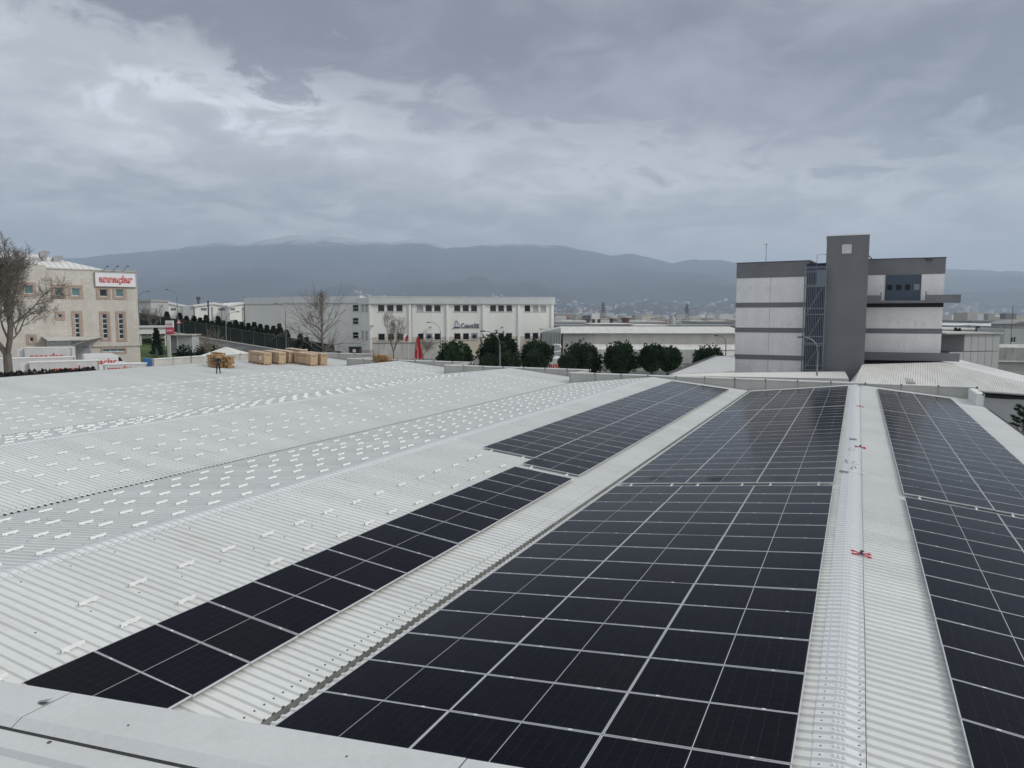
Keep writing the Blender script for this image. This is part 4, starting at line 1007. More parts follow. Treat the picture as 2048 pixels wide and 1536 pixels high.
# ---- pallets, crates and the person on the roof
def pallet_mesh():
    m = MB(); L_, W_ = 1.2, .8
    for k in range(6): y = -W_ / 2 + k * (W_ - .1) / 5; m.box(-L_ / 2, L_ / 2, y, y + .1, .122, .144)
    for x in (-.55, 0, .55): m.box(x - .05, x + .05, -W_ / 2, W_ / 2, .100, .121)
    for x in (-.55, 0, .55):
        for y in (-.35, 0, .35): m.box(x - .05, x + .05, y - .05, y + .05, .023, .0995)
    for y in (-.35, 0, .35): m.box(-L_ / 2, L_ / 2, y - .05, y + .05, 0, .022)
    return m.mesh('wooden_pallet', 'pallet_wood')
def roof_goods():
    pm = pallet_mesh(); rng = random.Random(21); S8 = math.atan(.0847)
    for s, (cx, cy, n) in enumerate(((-61.3, 55.6, 10), (-60.15, 55.75, 8), (-60.9, 54.75, 9))):
        z = roof_z(cx) + RIB_H
        for k in range(n):
            link('wooden_pallet', pm, None, (cx + rng.uniform(-.16, .16), cy + rng.uniform(-.12, .12), z + k * .148), (rng.gauss(0, .02), S8 + rng.gauss(0, .03), YAW * .3 + rng.gauss(0, .16)),
                 label='wooden pallet behind the walking person, %s up in the %s pile' % (ORD[k + 1], ('left', 'right', 'front')[s]), category='pallet', group='pallets stacked behind the walking person')
    for k in range(9):
        x = -49.3 + (k % 2) * .9 + rng.uniform(-.12, .12); z = roof_z(x) + RIB_H + (k // 2) * .16
        link('wooden_pallet', pm, None, (x, 67.8 + rng.uniform(-.15, .15), z + .1), (rng.gauss(0, .03), -.22 + rng.gauss(0, .04), rng.gauss(0, .12)),
             label='wooden pallet in the leaning ridge pile, %s up on its %s side' % (ORD[k // 2 + 1], ('left', 'right')[k % 2]), category='pallet', group='pallets leaning on the far ridge')
    labs = ['leftmost plywood crate on the roof, white delivery note on its side', 'plywood crate standing second from the left in the crate row', 'plywood crate third from the left, behind the front pair', 'farthest plywood crate, only its pale lid showing behind the others',
            'long plywood crate with dark straps at the front right of the crates', 'rightmost plywood crate, narrow orange end facing the camera']
    pos = [(-60.85, 61.1, 2.45, 1.08, 1.34), (-60.4, 62.85, 2.45, 1.08, 1.36), (-60.5, 64.5, 2.45, 1.05, 1.38), (-60.3, 66.3, 2.45, 1.08, 1.5), (-57.72, 65.1, 2.5, 1.15, 1.36), (-57.45, 66.5, 2.45, 1.1, 1.36)]
    for (x, y, l, w, h), lab in zip(pos, labs):
        c = thing('plywood_crate', lab, 'crate', (x, y, roof_z(x) + RIB_H), rot=(0, S8, rng.gauss(0, .02)), group='plywood crates on the far roof slope')
        m = MB(); m.box(-l / 2, l / 2, -w / 2, w / 2, .13, h); b = m.build('box', 'plywood', c)
        m = MB(); m.box(-l / 2 - .02, l / 2 + .02, -w / 2 - .02, w / 2 + .02, h, h + .025); m.build('lid', 'plywood_top', c)
        for yy in (-w / 2 + .06, 0, w / 2 - .06):
            m = MB()
            for xx in (-l / 2 + .1, -l / 4, 0, l / 4, l / 2 - .1): m.box(xx - .08, xx + .08, yy - .06, yy + .06, 0, .125)
            m.build('skid', 'pallet_wood', c)
        for xx in (-l * .3, l * .1):
            m = MB(); m.box(xx - .012, xx + .012, -w / 2 - .006, w / 2 + .006, .14, h + .03); m.build('strap', 'strap', c)
        m = MB(); m.box(-l / 2 - .006, l / 2 + .006, -w / 2 - .005, -w / 2, .17, .22); m.box(-l / 2 + .25, l / 2 - .6, -w / 2 - .004, -w / 2, h - .32, h - .26); m.box(l / 2, l / 2 + .004, -w / 2 + .2, w / 2 - .2, h - .28, h - .2); m.build('stencil', 'crate_print', b)
        if lab.startswith('leftmost'): m = MB(); m.box(l * .22, l * .30, -w / 2 - .012, -w / 2 - .003, .55, .95); m.build('delivery_note', 'paper', c)
roof_goods()

def person():
    o = Vector((-57.31, 52.0, roof_z(-57.31) + .02)); t = thing('person', 'person in dark clothes walking across the far white roof slope', 'person', o, YAW + .5)
    V_ = [(0, 0, .95, .15), (0, .0, 1.15, .155), (0, .0, 1.38, .175), (0, 0, 1.50, .07), (0, -.02, 1.58, .065),
          (-.10, 0, .90, .105), (-.14, -.10, .50, .075), (-.17, .06, .10, .055), (-.18, -.10, .045, .05),
          (.10, 0, .90, .105), (.13, .05, .50, .075), (.16, .24, .13, .055), (.17, .12, .05, .05),
          (-.21, 0, 1.42, .075), (-.27, -.03, 1.14, .055), (-.14, -.26, 1.10, .042),
          (.21, 0, 1.42, .075), (.28, -.02, 1.14, .055), (.12, -.27, 1.16, .042)]
    E_ = [(0, 1), (1, 2), (2, 3), (3, 4), (0, 5), (5, 6), (6, 7), (7, 8), (0, 9), (9, 10), (10, 11), (11, 12), (2, 13), (13, 14), (14, 15), (2, 16), (16, 17), (17, 18)]
    me = bpy.data.meshes.new('body'); me.from_pydata([v[:3] for v in V_], E_, []); ob = bpy.data.objects.new('body', me); COL.objects.link(ob)
    md = ob.modifiers.new('s', 'SKIN'); md.use_smooth_shade = True
    for i, v in enumerate(V_): me.skin_vertices[0].data[i].radius = (v[3], v[3])
    me.skin_vertices[0].data[0].use_root = True
    ob.modifiers.new('u', 'SUBSURF').levels = 1
    bpy.context.view_layer.update()
    m2 = bpy.data.meshes.new_from_object(ob.evaluated_get(bpy.context.evaluated_depsgraph_get())); bpy.data.objects.remove(ob)
    m2.materials.clear(); m2.materials.append(MATS['cloth_dark']); link('body', m2, t)
    def ball(name, c, s, mt, n=10):
        m = MB(); rings = []
        for i in range(n + 1):
            a = math.pi * i / n
            for k in range(12): b = 2 * math.pi * k / 12; m.v.append((c[0] + s[0] * math.sin(a) * math.cos(b), c[1] + s[1] * math.sin(a) * math.sin(b), c[2] + s[2] * math.cos(a)))
        for i in range(n):
            for k in range(12): m.f.append([i * 12 + k, i * 12 + (k + 1) % 12, (i + 1) * 12 + (k + 1) % 12, (i + 1) * 12 + k]); m.m.append(0)
        return m.build(name, mt, t, smooth=True)
    ball('head', (0, -.03, 1.67), (.078, .095, .118), 'skin'); ball('hair', (0, -.005, 1.70), (.086, .10, .105), 'hair')
    for x, z in ((-.10, 1.10), (.08, 1.16)):
        h = MB(); h.box(x - .035, x + .035, -.36, -.27, z - .015, z + .015)
        for k in range(4): h.tube([(x - .027 + k * .018, -.35, z), (x - .025 + k * .017, -.40, z - .01), (x - .023 + k * .016, -.42, z - .03)], .008, 5)
        h.tube([(x + .03 * (1 if x < 0 else -1), -.29, z), (x + .05 * (1 if x < 0 else -1), -.34, z + .015)], .009, 5); h.build('hand', 'skin', t)
    for x, y in ((-.18, -.06), (.17, .16)): h = MB(); h.box(x - .05, x + .05, y - .16, y + .1, 0, .09); h.build('shoe', 'tyre', t)
person()

# ---- trailers and van in the yard on the left
def trailer(lab, pl, pr, ytop, dl, dr, letters, unit=True, zb=None, dark=None):
    zg = ground_z(*rd(U((pl + pr) / 2, 631, (dl + dr) / 2)))
    f = Facade('box_trailer', lab, pl, dl, pr, dr, zg=zg, category='trailer', group='box trailers in the yard'); g = f.root
    H = f.z((pl + pr) / 2, ytop); W = f.W
    m = MB(); m.box(0, W, 0, 2.5, 1.15, H); b = m.build('box_body', 'trailer_white', g)
    m = MB(); m.box(-.03, W + .03, -.04, 2.54, H, H + .07); m.build('roof_edge', 'white_paint', g)
    m = MB()
    for u in (0, W - .12): m.box(u, u + .12, -.03, 0, 1.15, H)
    m.build('corner_post', 'galvanised', b)
    m = MB(); m.box(.2, W - .2, .9, 1.6, .85, 1.15); m.build('chassis', 'steel_dark', g)
    for u in (W - 1.2, W - 2.4, 1.5):
        for y in (.25, 2.25): m = MB(); m.tube([(u, y - .14, .5), (u, y + .14, .5)], .5, 14); m.build('wheel', 'tyre', g)
    if unit:
        m = MB(); m.box(-.75, -.04, .35, 2.15, H - 1.9, H - .15); un = m.build('cooling_unit', 'van_white', g); m = MB(); m.box(-.77, -.75, .6, 1.9, H - 1.2, H - .9); m.build('grille', 'louvre', un)
    if letters:
        x0, x1, yb, size, col = letters; u0, u1 = f.uz(x0, yb)[0], f.uz(x1, yb)[0]
        text_mesh('anna\u00e7lar', size, 'lettering', col, b, ((u0 + u1) / 2, -.03, f.z((x0 + x1) / 2, yb)), (R(90), 0, 0), .012, .03, 1, fit=u1 - u0)
    return f
trailer('long pale box trailer with orange-red lettering, its lower half hidden by the roof edge', 50, 192, 724, 86, 90, (106, 180, 745.5, 1.25, 'truck_red'))
trailer('short white box trailer with red lettering beside the blue barrel', 201, 289, 729, 84, 86, (215, 264, 743.5, 1.0, 'truck_red'), False)
trailer('white box trailer with large red lettering parked under the loading canopy', 42, 139, 696, 97, 99, (60, 127, 719, 1.2, 'truck_red'), True)
trailer('pale box trailer roof showing behind the long orange-lettered one', -30, 144, 717, 91, 96, None, True)
def van():
    zg = ground_z(*rd(U(207, 631, 94)))
    f = Facade('delivery_van', 'white high-roofed delivery van with red lettering before the office block', 164, 93, 250, 96, zg=zg, category='van'); g = f.root
    W = f.W; H = f.z(200, 707.5)
    m = MB(); m.prism([(0, .4), (0, H - .1), (.25, H), (W * .66, H), (W * .78, H - .25), (W * .90, H - 1.0), (W * .99, H - 1.35), (W, .4)], 0, 2.1); m.build('body', 'van_white', g)
    m = MB(); m.prism([(W * .79, H - 1.05), (W * .79, H - .5), (W * .83, H - .55), (W * .895, H - 1.05)], -.01, .0); m.build('side_window', 'glass_dark', g)
    m = MB(); m.add([(W * .79, .2, H - .22), (W * .79, 1.9, H - .22), (W * .905, 1.9, H - .98), (W * .905, .2, H - .98)], [(0, 1, 2, 3)]); m.build('windscreen', 'glass_dark', g)
    m = MB(); m.box(.1, W * .75, -.015, 0, H - .62, H - .56); m.build('side_moulding', 'trailer_white', g)
    for u in (W * .2, W * .82):
        for y in (.1, 2.0): m = MB(); m.tube([(u, y - .12, .36), (u, y + .12, .36)], .36, 14); m.build('wheel', 'tyre', g)
    text_mesh('anna\u00e7lar', .95, 'lettering', 'sign_red', g, (W * .38, -.02, H - 1.35), (R(90), 0, 0), .008, .02, 1.1, .15)
van()
def yard_hedge():
    # dark clipped planting along the left eave
    mb = MB(); rng = random.Random(4)
    for k in range(5200):
        y = rng.uniform(28, 45); x = -66.2 + rng.uniform(-1, 1) * .55; z = GZ + rng.uniform(2.8, 4.5)
        a = rng.uniform(0, 6.28); s = rng.uniform(.12, .26); v = Vector((math.cos(a), math.sin(a), rng.uniform(-.2, .8))); w = v.cross(Vector((rng.random(), rng.random(), rng.random()))).normalized() * s
        p = Vector((x, y, z)); mb.add([p, p + v * s * 1.4 + w, p + v * s * 1.4 - w * .5], [(0, 1, 2)])
    t = thing('clipped_hedge', 'dark clipped hedge along the left edge of the roof', 'hedge', (0, 0, 0))
    mb.build('foliage', 'hedge_dark', t)
    m = MB(); m.box(-66.65, -65.75, 28, 45, GZ, GZ + 4.42); m.build('stems', 'hedge_dark', t)
yard_hedge()

# ---- warehouses right of the works building
def warehouses():
    f = Facade('warehouse', 'long low warehouse with weathered white roof behind the round trees', 1126, 152, 1500, 150); g = f.root
    ze = f.z(1300, 666.5); m = MB(); wall_holes(m, f.W, -.5, ze, []); shell(m, f.W, -.5, ze - .02, 34); m.build('wall', 'concrete_light', g)
    zr = f.z(1300, 653, 17); m = MB(); ribbed(m, (-.4, -.4, ze), (f.W, -.4, ze), (f.W, 17, zr), (-.4, 17, zr), 60, .035); m.quad((-.4, 17, zr), (f.W, 17, zr), (f.W, 34.4, ze), (-.4, 34.4, ze)); m.build('roof', 'roof_old', g)
    m = MB(); m.box(-.3, f.W, -.5, -.2, ze - .22, ze - .04); m.build('eave_gutter', 'gutter', g)
    z1 = f.z(1300, 692, -7); m = MB(); m.add([(6, -7, z1 - .7), (f.W, -7, z1 - .7), (f.W, -.05, z1 + .1), (6, -.05, z1 + .1)], [(0, 1, 2, 3)]); m.quad((6, -7, -.5), (f.W, -7, -.5), (f.W, -7, z1 - .7), (6, -7, z1 - .7)); m.quad((6, -7, -.5), (6, 0, -.5), (6, 0, z1), (6, -7, z1 - .7)); m.build('lean_to', 'roof_old', g)
    z2 = f.z(1380, 716, -16); m = MB(); m.add([(26, -16, z2), (f.W, -16, z2), (f.W, -8, z2 + .9), (26, -8, z2 + .9)], [(0, 1, 2, 3)]); m.quad((26, -16, -.5), (f.W, -16, -.5), (f.W, -16, z2), (26, -16, z2)); m.quad((26, -16, -.5), (26, -8, -.5), (26, -8, z2 + .9), (26, -16, z2)); m.build('lean_to', 'concrete_light', g)
    m = MB(); m.prism([(-4.4, -.5), (-4.4, ze + .3), (-.45, ze + 1.1), (-.45, -.5)], -.2, 20); e = m.build('gable_link', 'panel_grey', g)
    for k in range(7): m = MB(); u = -4.2 + k * .55; m.box(u, u + .3, -.3, -.2, ze - 2.4, ze + .2); m.build('louvre', 'louvre', e)
    m = MB(); m.box(-3.6, -1.8, -.28, -.2, 1.2, ze - 2.6); m.build('door', 'near_black', e)
    # roof monitors behind
    for pl, pr, y0, y1, d, lab in ((1186, 1268, 647.5, 656, 190, 'low rooftop monitor behind the long warehouse, left one'), (1268, 1332, 650, 657, 184, 'low rooftop monitor behind the long warehouse, with pale ends'), (1110, 1172, 650.5, 653.5, 260, 'dark-edged flat roof right of the works building'), (1335, 1480, 650.5, 655, 230, 'dark-edged flat roof near the grey tower building')):
        q = Facade('flat_roofed_hall', lab, pl, d, pr, d, group='flat roofs behind the warehouse'); m = MB(); m.box(0, q.W, 0, 22, -.5, q.z((pl + pr) / 2, y0 + 1.2)); m.build('wall', 'concrete_light' if 'monitor' in lab else 'concrete', q.root)
        m = MB(); m.box(-.3, q.W + .3, -.4, 22.4, q.z((pl + pr) / 2, y0 + 1.2), q.z((pl + pr) / 2, y0)); m.build('roof', 'roof_old' if 'monitor' in lab else 'gutter', q.root)
    # lorry body between the trees, white duct by the works building
    q = Facade('lorry_body', 'white lorry body with red lettering between two round trees', 1100, 100, 1140, 100, category='lorry'); z = q.z(1110, 717)
    m = MB(); m.box(0, q.W, 0, 6, 1, z); b = m.build('box_body', 'trailer_white', q.root); text_mesh('an\u0131l', 1.1, 'lettering', 'truck_red', b, (q.W * .27, -.03, q.z(1110, 736)), (R(90), 0, 0), .01, .03, 1.2)
    for u in (.6, q.W - .6): m = MB(); m.tube([(u, .1, .5), (u, .4, .5)], .5, 12); m.build('wheel', 'tyre', q.root)
    p = U(1106, 700, 140); t = thing('white_duct', 'white bent pipe at the foot of the works building', 'pipe', p, YAW)
    m = MB(); m.tube([(0, 0, 1.0), (1.0, 0, 1.0), (1.4, 0, .9), (1.5, 0, .5), (1.45, 0, -.2), (1.0, 0, -.4), (.2, 0, -.4)], .17, 8); m.build('pipe', 'white_paint', t, smooth=True); m = MB(); m.box(1.2, 1.6, -.2, .2, p.z * 0 - 3.5, -.3); m.build('support', 'concrete', t)
warehouses()

# ---- the grey and white tower building on the right
def tower_building():
    f = Facade('stair_tower_block', 'grey and white banded block with a tall grey stair tower and caged fire escape', 1471.5, 104, 1616, 99); g = f.root
    zt = (f.z(1475, 527) + f.z(1610, 522)) / 2
    bands = [(f.z(1540, 555), zt, 'grey_band'), (f.z(1540, 605), f.z(1540, 555), 'render_white'), (f.z(1540, 614.7), f.z(1540, 605), 'grey_band'), (f.z(1540, 655.5), f.z(1540, 614.7), 'render_white'), (f.z(1540, 665), f.z(1540, 655.5), 'grey_band'),
             (f.z(1540, 710), f.z(1540, 665), 'render_white'), (f.z(1540, 719.5), f.z(1540, 710), 'grey_band'), (-.5, f.z(1540, 719.5), 'render_white')]
    for z0, z1, mt in bands:
        o = -.05 if mt == 'grey_band' else 0; m = MB(); m.box(o, f.W, o, 18, z0, z1); m.build('wall_band', mt, g)
    m = MB(); m.box(-.1, f.W, -.12, 18, zt, zt + .1); m.build('coping', 'steel_dark', g)
    m = MB(); u = f.uz(1540, 600)[0]; m.box(u - .015, u + .015, -.006, 0, 0, f.z(1540, 555)); m.build('wall_joint', 'joint', g)
    m = MB(); u = f.uz(1520, 600)[0]; m.tube([(u, 3, zt), (u, 3, zt + 2.9)], .035, 5); m.tube([(u - .3, 3, zt + 2.75), (u + .3, 3, zt + 2.75)], .02, 4); m.box(u - .6, u + .6, -.09, -.055, zt - .4, zt - .35); m.build('mast', 'steel_dark', g)
    # stair tower
    t = Facade('x', None, 1648, 97.0, 1732.5, 95.0)
    e = link('stair_tower', None, g); inv = Matrix.Rotation(-f.rz, 4, 'Z') @ Matrix.Translation(-f.o)
    e.matrix_basis = inv @ Matrix.Translation(t.o) @ Matrix.Rotation(t.rz, 4, 'Z')
    zt2 = t.z(1695, 471); m = MB(); m.box(0, t.W, 0, 5, -.5, zt2); m.build('wall', 'tower_grey', e)
    m = MB(); m.box(-.06, t.W + .06, -.06, 5.06, zt2, zt2 + .12); m.build('coping', 'white_paint', e)
    a, b, c, d = t.rect(1684, 489, 1703, 507); m = MB()
    for x0, x1, z0, z1 in ((a, b, c, c + .1), (a, b, d - .1, d), (a, a + .1, c, d), (b - .1, b, c, d)): m.box(x0, x1, -.1, .0, z0, z1)
    v = m.build('vent', 'white_paint', e)
    for k in range(8): z = c + .12 + (d - c - .24) * k / 8; m = MB(); m.add([(a + .1, -.02, z), (b - .1, -.02, z), (b - .1, -.08, z + .12), (a + .1, -.08, z + .12)], [(0, 1, 2, 3)]); m.build('slat', 'render_white', v)
    m = MB(); z = t.z(1740, 515); m.tube([(t.W, 2, t.z(1735, 508)), (t.W + .7, 2, t.z(1742, 519))], .07, 5); m.build('stay', 'steel_dark', e)
    # right block
    r = Facade('x', None, 1728, 101, 1885, 97.5)
    e2 = link('right_wing', None, g); e2.matrix_basis = inv @ Matrix.Translation(r.o) @ Matrix.Rotation(r.rz, 4, 'Z')
    zr = (r.z(1736, 519.5) + r.z(1886, 515.5)) / 2; z = lambda y: r.z(1810, y)
    door = (r.uz(1770, 575)[0], r.uz(1842, 575)[0], z(602), z(549.5))
    for z0, z1, mt in ((z(549), zr, 'grey_band'), (z(607), z(549), 'render_white'), (z(614.5), z(607), 'grey_band'), (z(657), z(614.5), 'render_white'), (z(667), z(657), 'grey_band'), (z(705), z(667), 'render_white'), (z(730), z(705), 'near_black'), (-.5, z(730), 'render_white')):  # the near-black band is the shadow below the lower balcony, painted on
        o = -.05 if mt == 'grey_band' else (.6 if mt == 'near_black' else 0); m = MB(); m.box(0, r.W - o, o, 16, z0, z1); m.build('wall_band', mt, e2)
    m = MB(); m.box(-.05, r.W + .12, -.12, 16, zr, zr + .1); m.build('coping', 'steel_dark', e2)
    ud = (door[1] - door[0]) / 4
    for k in range(4):
        m = MB(); m.box(door[0] + ud * k + .015, door[0] + ud * (k + 1) - .015, -.12, -.01, door[2], door[3]); dl = m.build('door_leaf', 'door_blue', e2)
        a0, a1 = door[0] + ud * (k + .22), door[0] + ud * (k + .80); m = MB(); m.box(a0, a1, -.14, -.12, z(580), z(569)); m.build('pane' if k < 3 else 'vent_grille', 'near_black' if k < 3 else 'louvre', dl)
    for y0, y1, ex, dep in ((590, 606, 1.75, 1.5), (705.5, 721.5, 2.0, 1.5)):
        za, zb = r.z(1820, y1, -dep), r.z(1820, y0, -dep); gl, gr = r.uz(1762, 600, -dep)[0], r.uz(1852, 600, -dep)[0]
        m = MB(); m.box(0, r.W + ex, -dep, -.06, za, za + .35); s = m.build('balcony_slab', 'grey_band', e2)
        for x0, x1 in (((0, gl), (gr, r.W + ex)) if y0 < 600 else ((0, r.W + ex),)): m = MB(); m.box(x0, x1, -dep - .02, -dep + .14, za + .02, zb); m.build('balcony_parapet', 'grey_band', s)
        if y0 < 600:
            for u in (gl, gr): m = MB(); m.box(u - .05, u + .05, -dep + .2, -dep + .3, za + .35, r.z(1800, 583, -dep)); m.build('post', 'steel_dark', s)
        m = MB(); m.box(0, r.W, -.35, -.055, za - .55, za - .02); m.build('painted_shadow', 'near_black', s)  # near-black strip painting the shadow under the balcony slab
    m = MB(); a, b, c, d = r.rect(1851, 516, 1864, 521); m.box(a, b, -.3, -.05, c, d); m.build('floodlight', 'steel_dark', e2)
    # caged fire escape between the wings
    k = Facade('x', None, 1607, 97.7, 1649.5, 96.3)
    e3 = link('fire_escape', None, g); e3.matrix_basis = inv @ Matrix.Translation(k.o) @ Matrix.Rotation(k.rz, 4, 'Z')
    W = k.W; zt3 = k.z(1630, 534); m = MB(); m.box(-.1, W, 1.6, 1.8, -.5, k.z(1630, 525)); m.build('back_wall', 'recess_blue', e3)
    n = 12
    for i in range(n + 1): u = .02 + (W - .06) * i / n; m = MB(); m.box(u - .032, u + .032, -.03, .02, 0, zt3); m.build('bar', 'cage_blue', e3)
    for u in (0.0, W - .04): m = MB(); m.box(u - .07, u + .07, -.08, .06, -.3, zt3 + .05); m.build('post', 'cage_blue', e3)
    for y in (534, 543.5, 570, 617, 673, 690, 731): m = MB(); zz = k.z(1630, y); m.box(0, W, -.06, -.035, zz - .06, zz + .06); m.build('rail', 'cage_blue', e3)
    lv = [k.z(1630, y) for y in (572, 628, 686, 740)]
    for i, zz in enumerate(lv):
        m = MB(); m.box(0, W, .05, 1.5, zz - .08, zz); m.build('landing', 'galvanised', e3)
        if i < 3:
            za, zb = lv[i + 1], zz; m = MB(); m.add([(.2, .8, za), (.2, 1.4, za), (W - .4, 1.4, zb), (W - .4, .8, zb), (.2, .8, za + .2), (.2, 1.4, za + .2), (W - .4, 1.4, zb + .2), (W - .4, .8, zb + .2)], [(0, 3, 2, 1), (4, 5, 6, 7), (0, 1, 5, 4), (1, 2, 6, 5), (2, 3, 7, 6), (3, 0, 4, 7)]); m.build('stair_flight', 'louvre', e3)
    m = MB(); zu = k.z(1640, 509); m.tube([(W * .52, .3, zt3 - 4), (W * .52, .3, zu), (W, .3, zu)], .04, 5); m.build('roof_ladder_hoop', 'cage_blue', e3)
    m = MB(); m.box(W * .55, W - .1, .02, .06, k.z(1640, 572), k.z(1640, 540)); m.build('mesh_panel', 'cage_blue', e3)
tower_building()

def low_roofs():
    t = thing('low_roof_annexe', 'low pale annexe roof left of the banded block, beyond the parapet', 'building', (0, 0, 0))
    A, B, C, D = U(1335, 749, 66), U(1470, 741, 80), U(1470, 711, 102), U(1432, 712, 100)
    m = MB(); m.solid([A, B, C, D], GZ); m.build('roof', 'panel_grey', t)
    m = MB(); ribbed(m, U(1345, 752, 64), U(1698, 758, 63), U(1690, 743, 97.5), U(1348, 747.5, 71), 70, .05); m.build('roof', 'metal_roof', t)
    m = MB(); m.tube([A + Vector((0, 0, .05)), D + Vector((0, 0, .05))], .16, 5); m.build('verge', 'steel_dark', t)
    m = MB(); m.solid([U(1345, 752.3, 64), U(1698, 758.3, 63), U(1690, 745, 97)], GZ); m.build('wall', 'panel_grey', t)
    t = thing('corrugated_hall', 'corrugated white hall roof below the balcony of the banded block', 'building', (0, 0, 0))
    A, B, C, D = U(1708, 764, 65), U(2075, 791, 59), U(1883, 724.5, 96), U(1724, 729, 96)
    B2 = U(2075, 772, 68)
    m = MB(); ribbed(m, A, B, B2, D, 74, .05) if False else ribbed(m, A, A.lerp(B, .52), C, D, 36, .05); ribbed(m, A.lerp(B, .52), B, B2, C, 40, .05); roof = m.build('roof', 'roof_old', t)
    m = MB(); C2, E2 = U(1905, 716, 112), U(2085, 760, 84); m.add([C, B2, E2, C2], [(0, 1, 2, 3)]); m.build('rear_slope', 'metal_roof', t)
    m = MB()
    for k in range(7):
        q = k / 7; a = C.lerp(C2, .45 + .07 * k) + (B2 - C) * (.14 + .05 * k); b = C.lerp(C2, .45 + .07 * k) + (B2 - C) * (.42 + .05 * k); nrm = Vector((0, 0, .12)); w = (C2 - C).normalized() * .25
        m.add([a + nrm, b + nrm, b + nrm + w, a + nrm + w], [(0, 1, 2, 3)])
    m.build('roof_louvres', 'louvre', t)
    m = MB(); dn = Vector((0, 0, -.06)); a, b = A.lerp(B, .16), A.lerp(B, .20)
    m.add([A.lerp(D, .08).lerp(B.lerp(B2, .08), .31) + Vector((0, 0, .1)), A.lerp(D, .08).lerp(B.lerp(B2, .08), .36) + Vector((0, 0, .1)), A.lerp(D, .35).lerp(B.lerp(B2, .35), .35) + Vector((0, 0, .1)), A.lerp(D, .35).lerp(B.lerp(B2, .35), .30) + Vector((0, 0, .1))], [(0, 1, 2, 3)])
    m.build('skylight', 'louvre', roof)
    m = MB(); w0, w1 = A.lerp(B, .70) + _d0 * .6, B + _d0 * .6
    m.add([w0 + Vector((0, 0, -.55)), w1 + Vector((0, 0, -.55)), Vector((w1.x, w1.y, GZ)), Vector((w0.x, w0.y, GZ))], [(0, 1, 2, 3)]); m.build('wall', 'panel_grey', t)
    m = MB(); m.add([w0 + Vector((0, 0, -.5)) + _d0 * .4, w1 + Vector((0, 0, -.5)) + _d0 * .4, w1 + Vector((0, 0, -.02)) + _d0 * .4, w0 + Vector((0, 0, -.02)) + _d0 * .4], [(0, 1, 2, 3)]); m.build('dark_soffit_strip', 'near_black', t)  # black sheet painted in for the dark soffit under the eave
    m = MB(); m.tube([A.lerp(B, .70) + Vector((0, 0, -.02)), B + Vector((0, 0, -.02))], .09, 6); m.build('eave_gutter', 'galvanised', t)
    m = MB(); m.tube([w0 + Vector((0, 0, -.35)), w1 + Vector((0, 0, -.35))], .06, 6); m.build('pipe', 'steel_dark', t)
    m = MB(); m.solid([A + Vector((0, 0, -.3)) + _d0, A.lerp(B, .66) + Vector((0, 0, -.4)) + _d0, C + Vector((0, 0, -.3)), D + Vector((0, 0, -.3))], GZ); m.build('wall', 'panel_grey', t)
    # panelled building and house further right
    f = Facade('panelled_building', 'grey panelled building in two tiers right of the banded block', 1903, 125, 2003, 127); g = f.root
    zm, zt, = f.z(1960, 702.5), f.z(1960, 668)
    ul = f.uz(1928, 690)[0]
    for z0, z1, x0, n in ((-.3, zm - .06, 0, 7), (zm + .06, zt, ul, 5)):
        for i in range(n): a, b = x0 + (f.W - x0) * i / n + .04, x0 + (f.W - x0) * (i + 1) / n - .04; m = MB(); m.box(a, b, 0, .2, z0, z1); m.build('wall_panel', 'panel_grey', g)
    m = MB(); m.box(.05, f.W - .05, .21, 12, -.3, zm - .1); m.box(ul + .05, f.W - .05, .21, 12, zm, zt); m.build('core', 'joint', g)
    m = MB(); m.box(ul - 4, f.W + .3, -.3, 14, zt, zt + .25); m.build('roof', 'concrete_light', g)
    m = MB(); m.add([(ul, 0, zm), (ul, 0, zt), (ul - 3, 7, zt), (ul - 3, 7, zm)], [(0, 1, 2, 3)]); m.build('side_wall', 'louvre', g)
    m = MB(); m.box(-3, ul - .2, 7.2, 7.6, zm - .5, zm + 1.5); m.build('recess', 'near_black', g); m = MB(); m.box(-3, ul - 1.5, 7, 7.1, zm + 1.5, zt - .1); m.build('upper_wall', 'panel_grey', g)  # near-black box paints in the dark of the recess
    f = Facade('house', 'small grey house with a dark roof at the edge of the view', 2011, 170, 2075, 170); g = f.root; z1 = f.z(2040, 658); m = MB(); hs = [f.rect(2022, 674, 2032, 685), f.rect(2007, 675, 2011.5, 685)][:1]
    wall_holes(m, f.W, -.5, z1, hs); shell(m, f.W, -.5, z1, 10); m.build('wall', 'panel_grey', g); window(g, hs[0], 'white_frame', 'glass_dark', .1, 2, 1)
    a = f.uz(2033, 650)[0]; m = MB(); m.box(a, f.W, 1, 9, z1, f.z(2040, 648)); m.build('upper_floor', 'concrete', g); m = MB(); m.prism([(a - .6, f.z(2040, 648)), (a + 1.2, f.z(2040, 643)), (f.W, f.z(2040, 641)), (f.W, f.z(2040, 648))], .4, 9.6); m.build('roof', 'gutter', g)
    f = Facade('white_shed', 'low white shed roof below the small grey house', 2001, 140, 2085, 138); m = MB(); za = f.z(2030, 690); m.box(0, f.W, 0, 8, -.4, za - .5); m.build('wall', 'concrete_light', f.root); m = MB(); ribbed(m, (0, -.3, f.z(2030, 724)), (f.W, -.3, f.z(2030, 724)), (f.W, 4, za), (0, 4, za), 26, .06); m.build('roof', 'roof_old', f.root)
    p = U(2021, 690, 165); m = MB(); m.tube([(0, 0, -5), (0, 0, 8.8)], .06, 5); m.build('aerial_mast', 'steel_dark', None, p, label='thin aerial mast beside the small grey house', category='mast')
low_roofs()

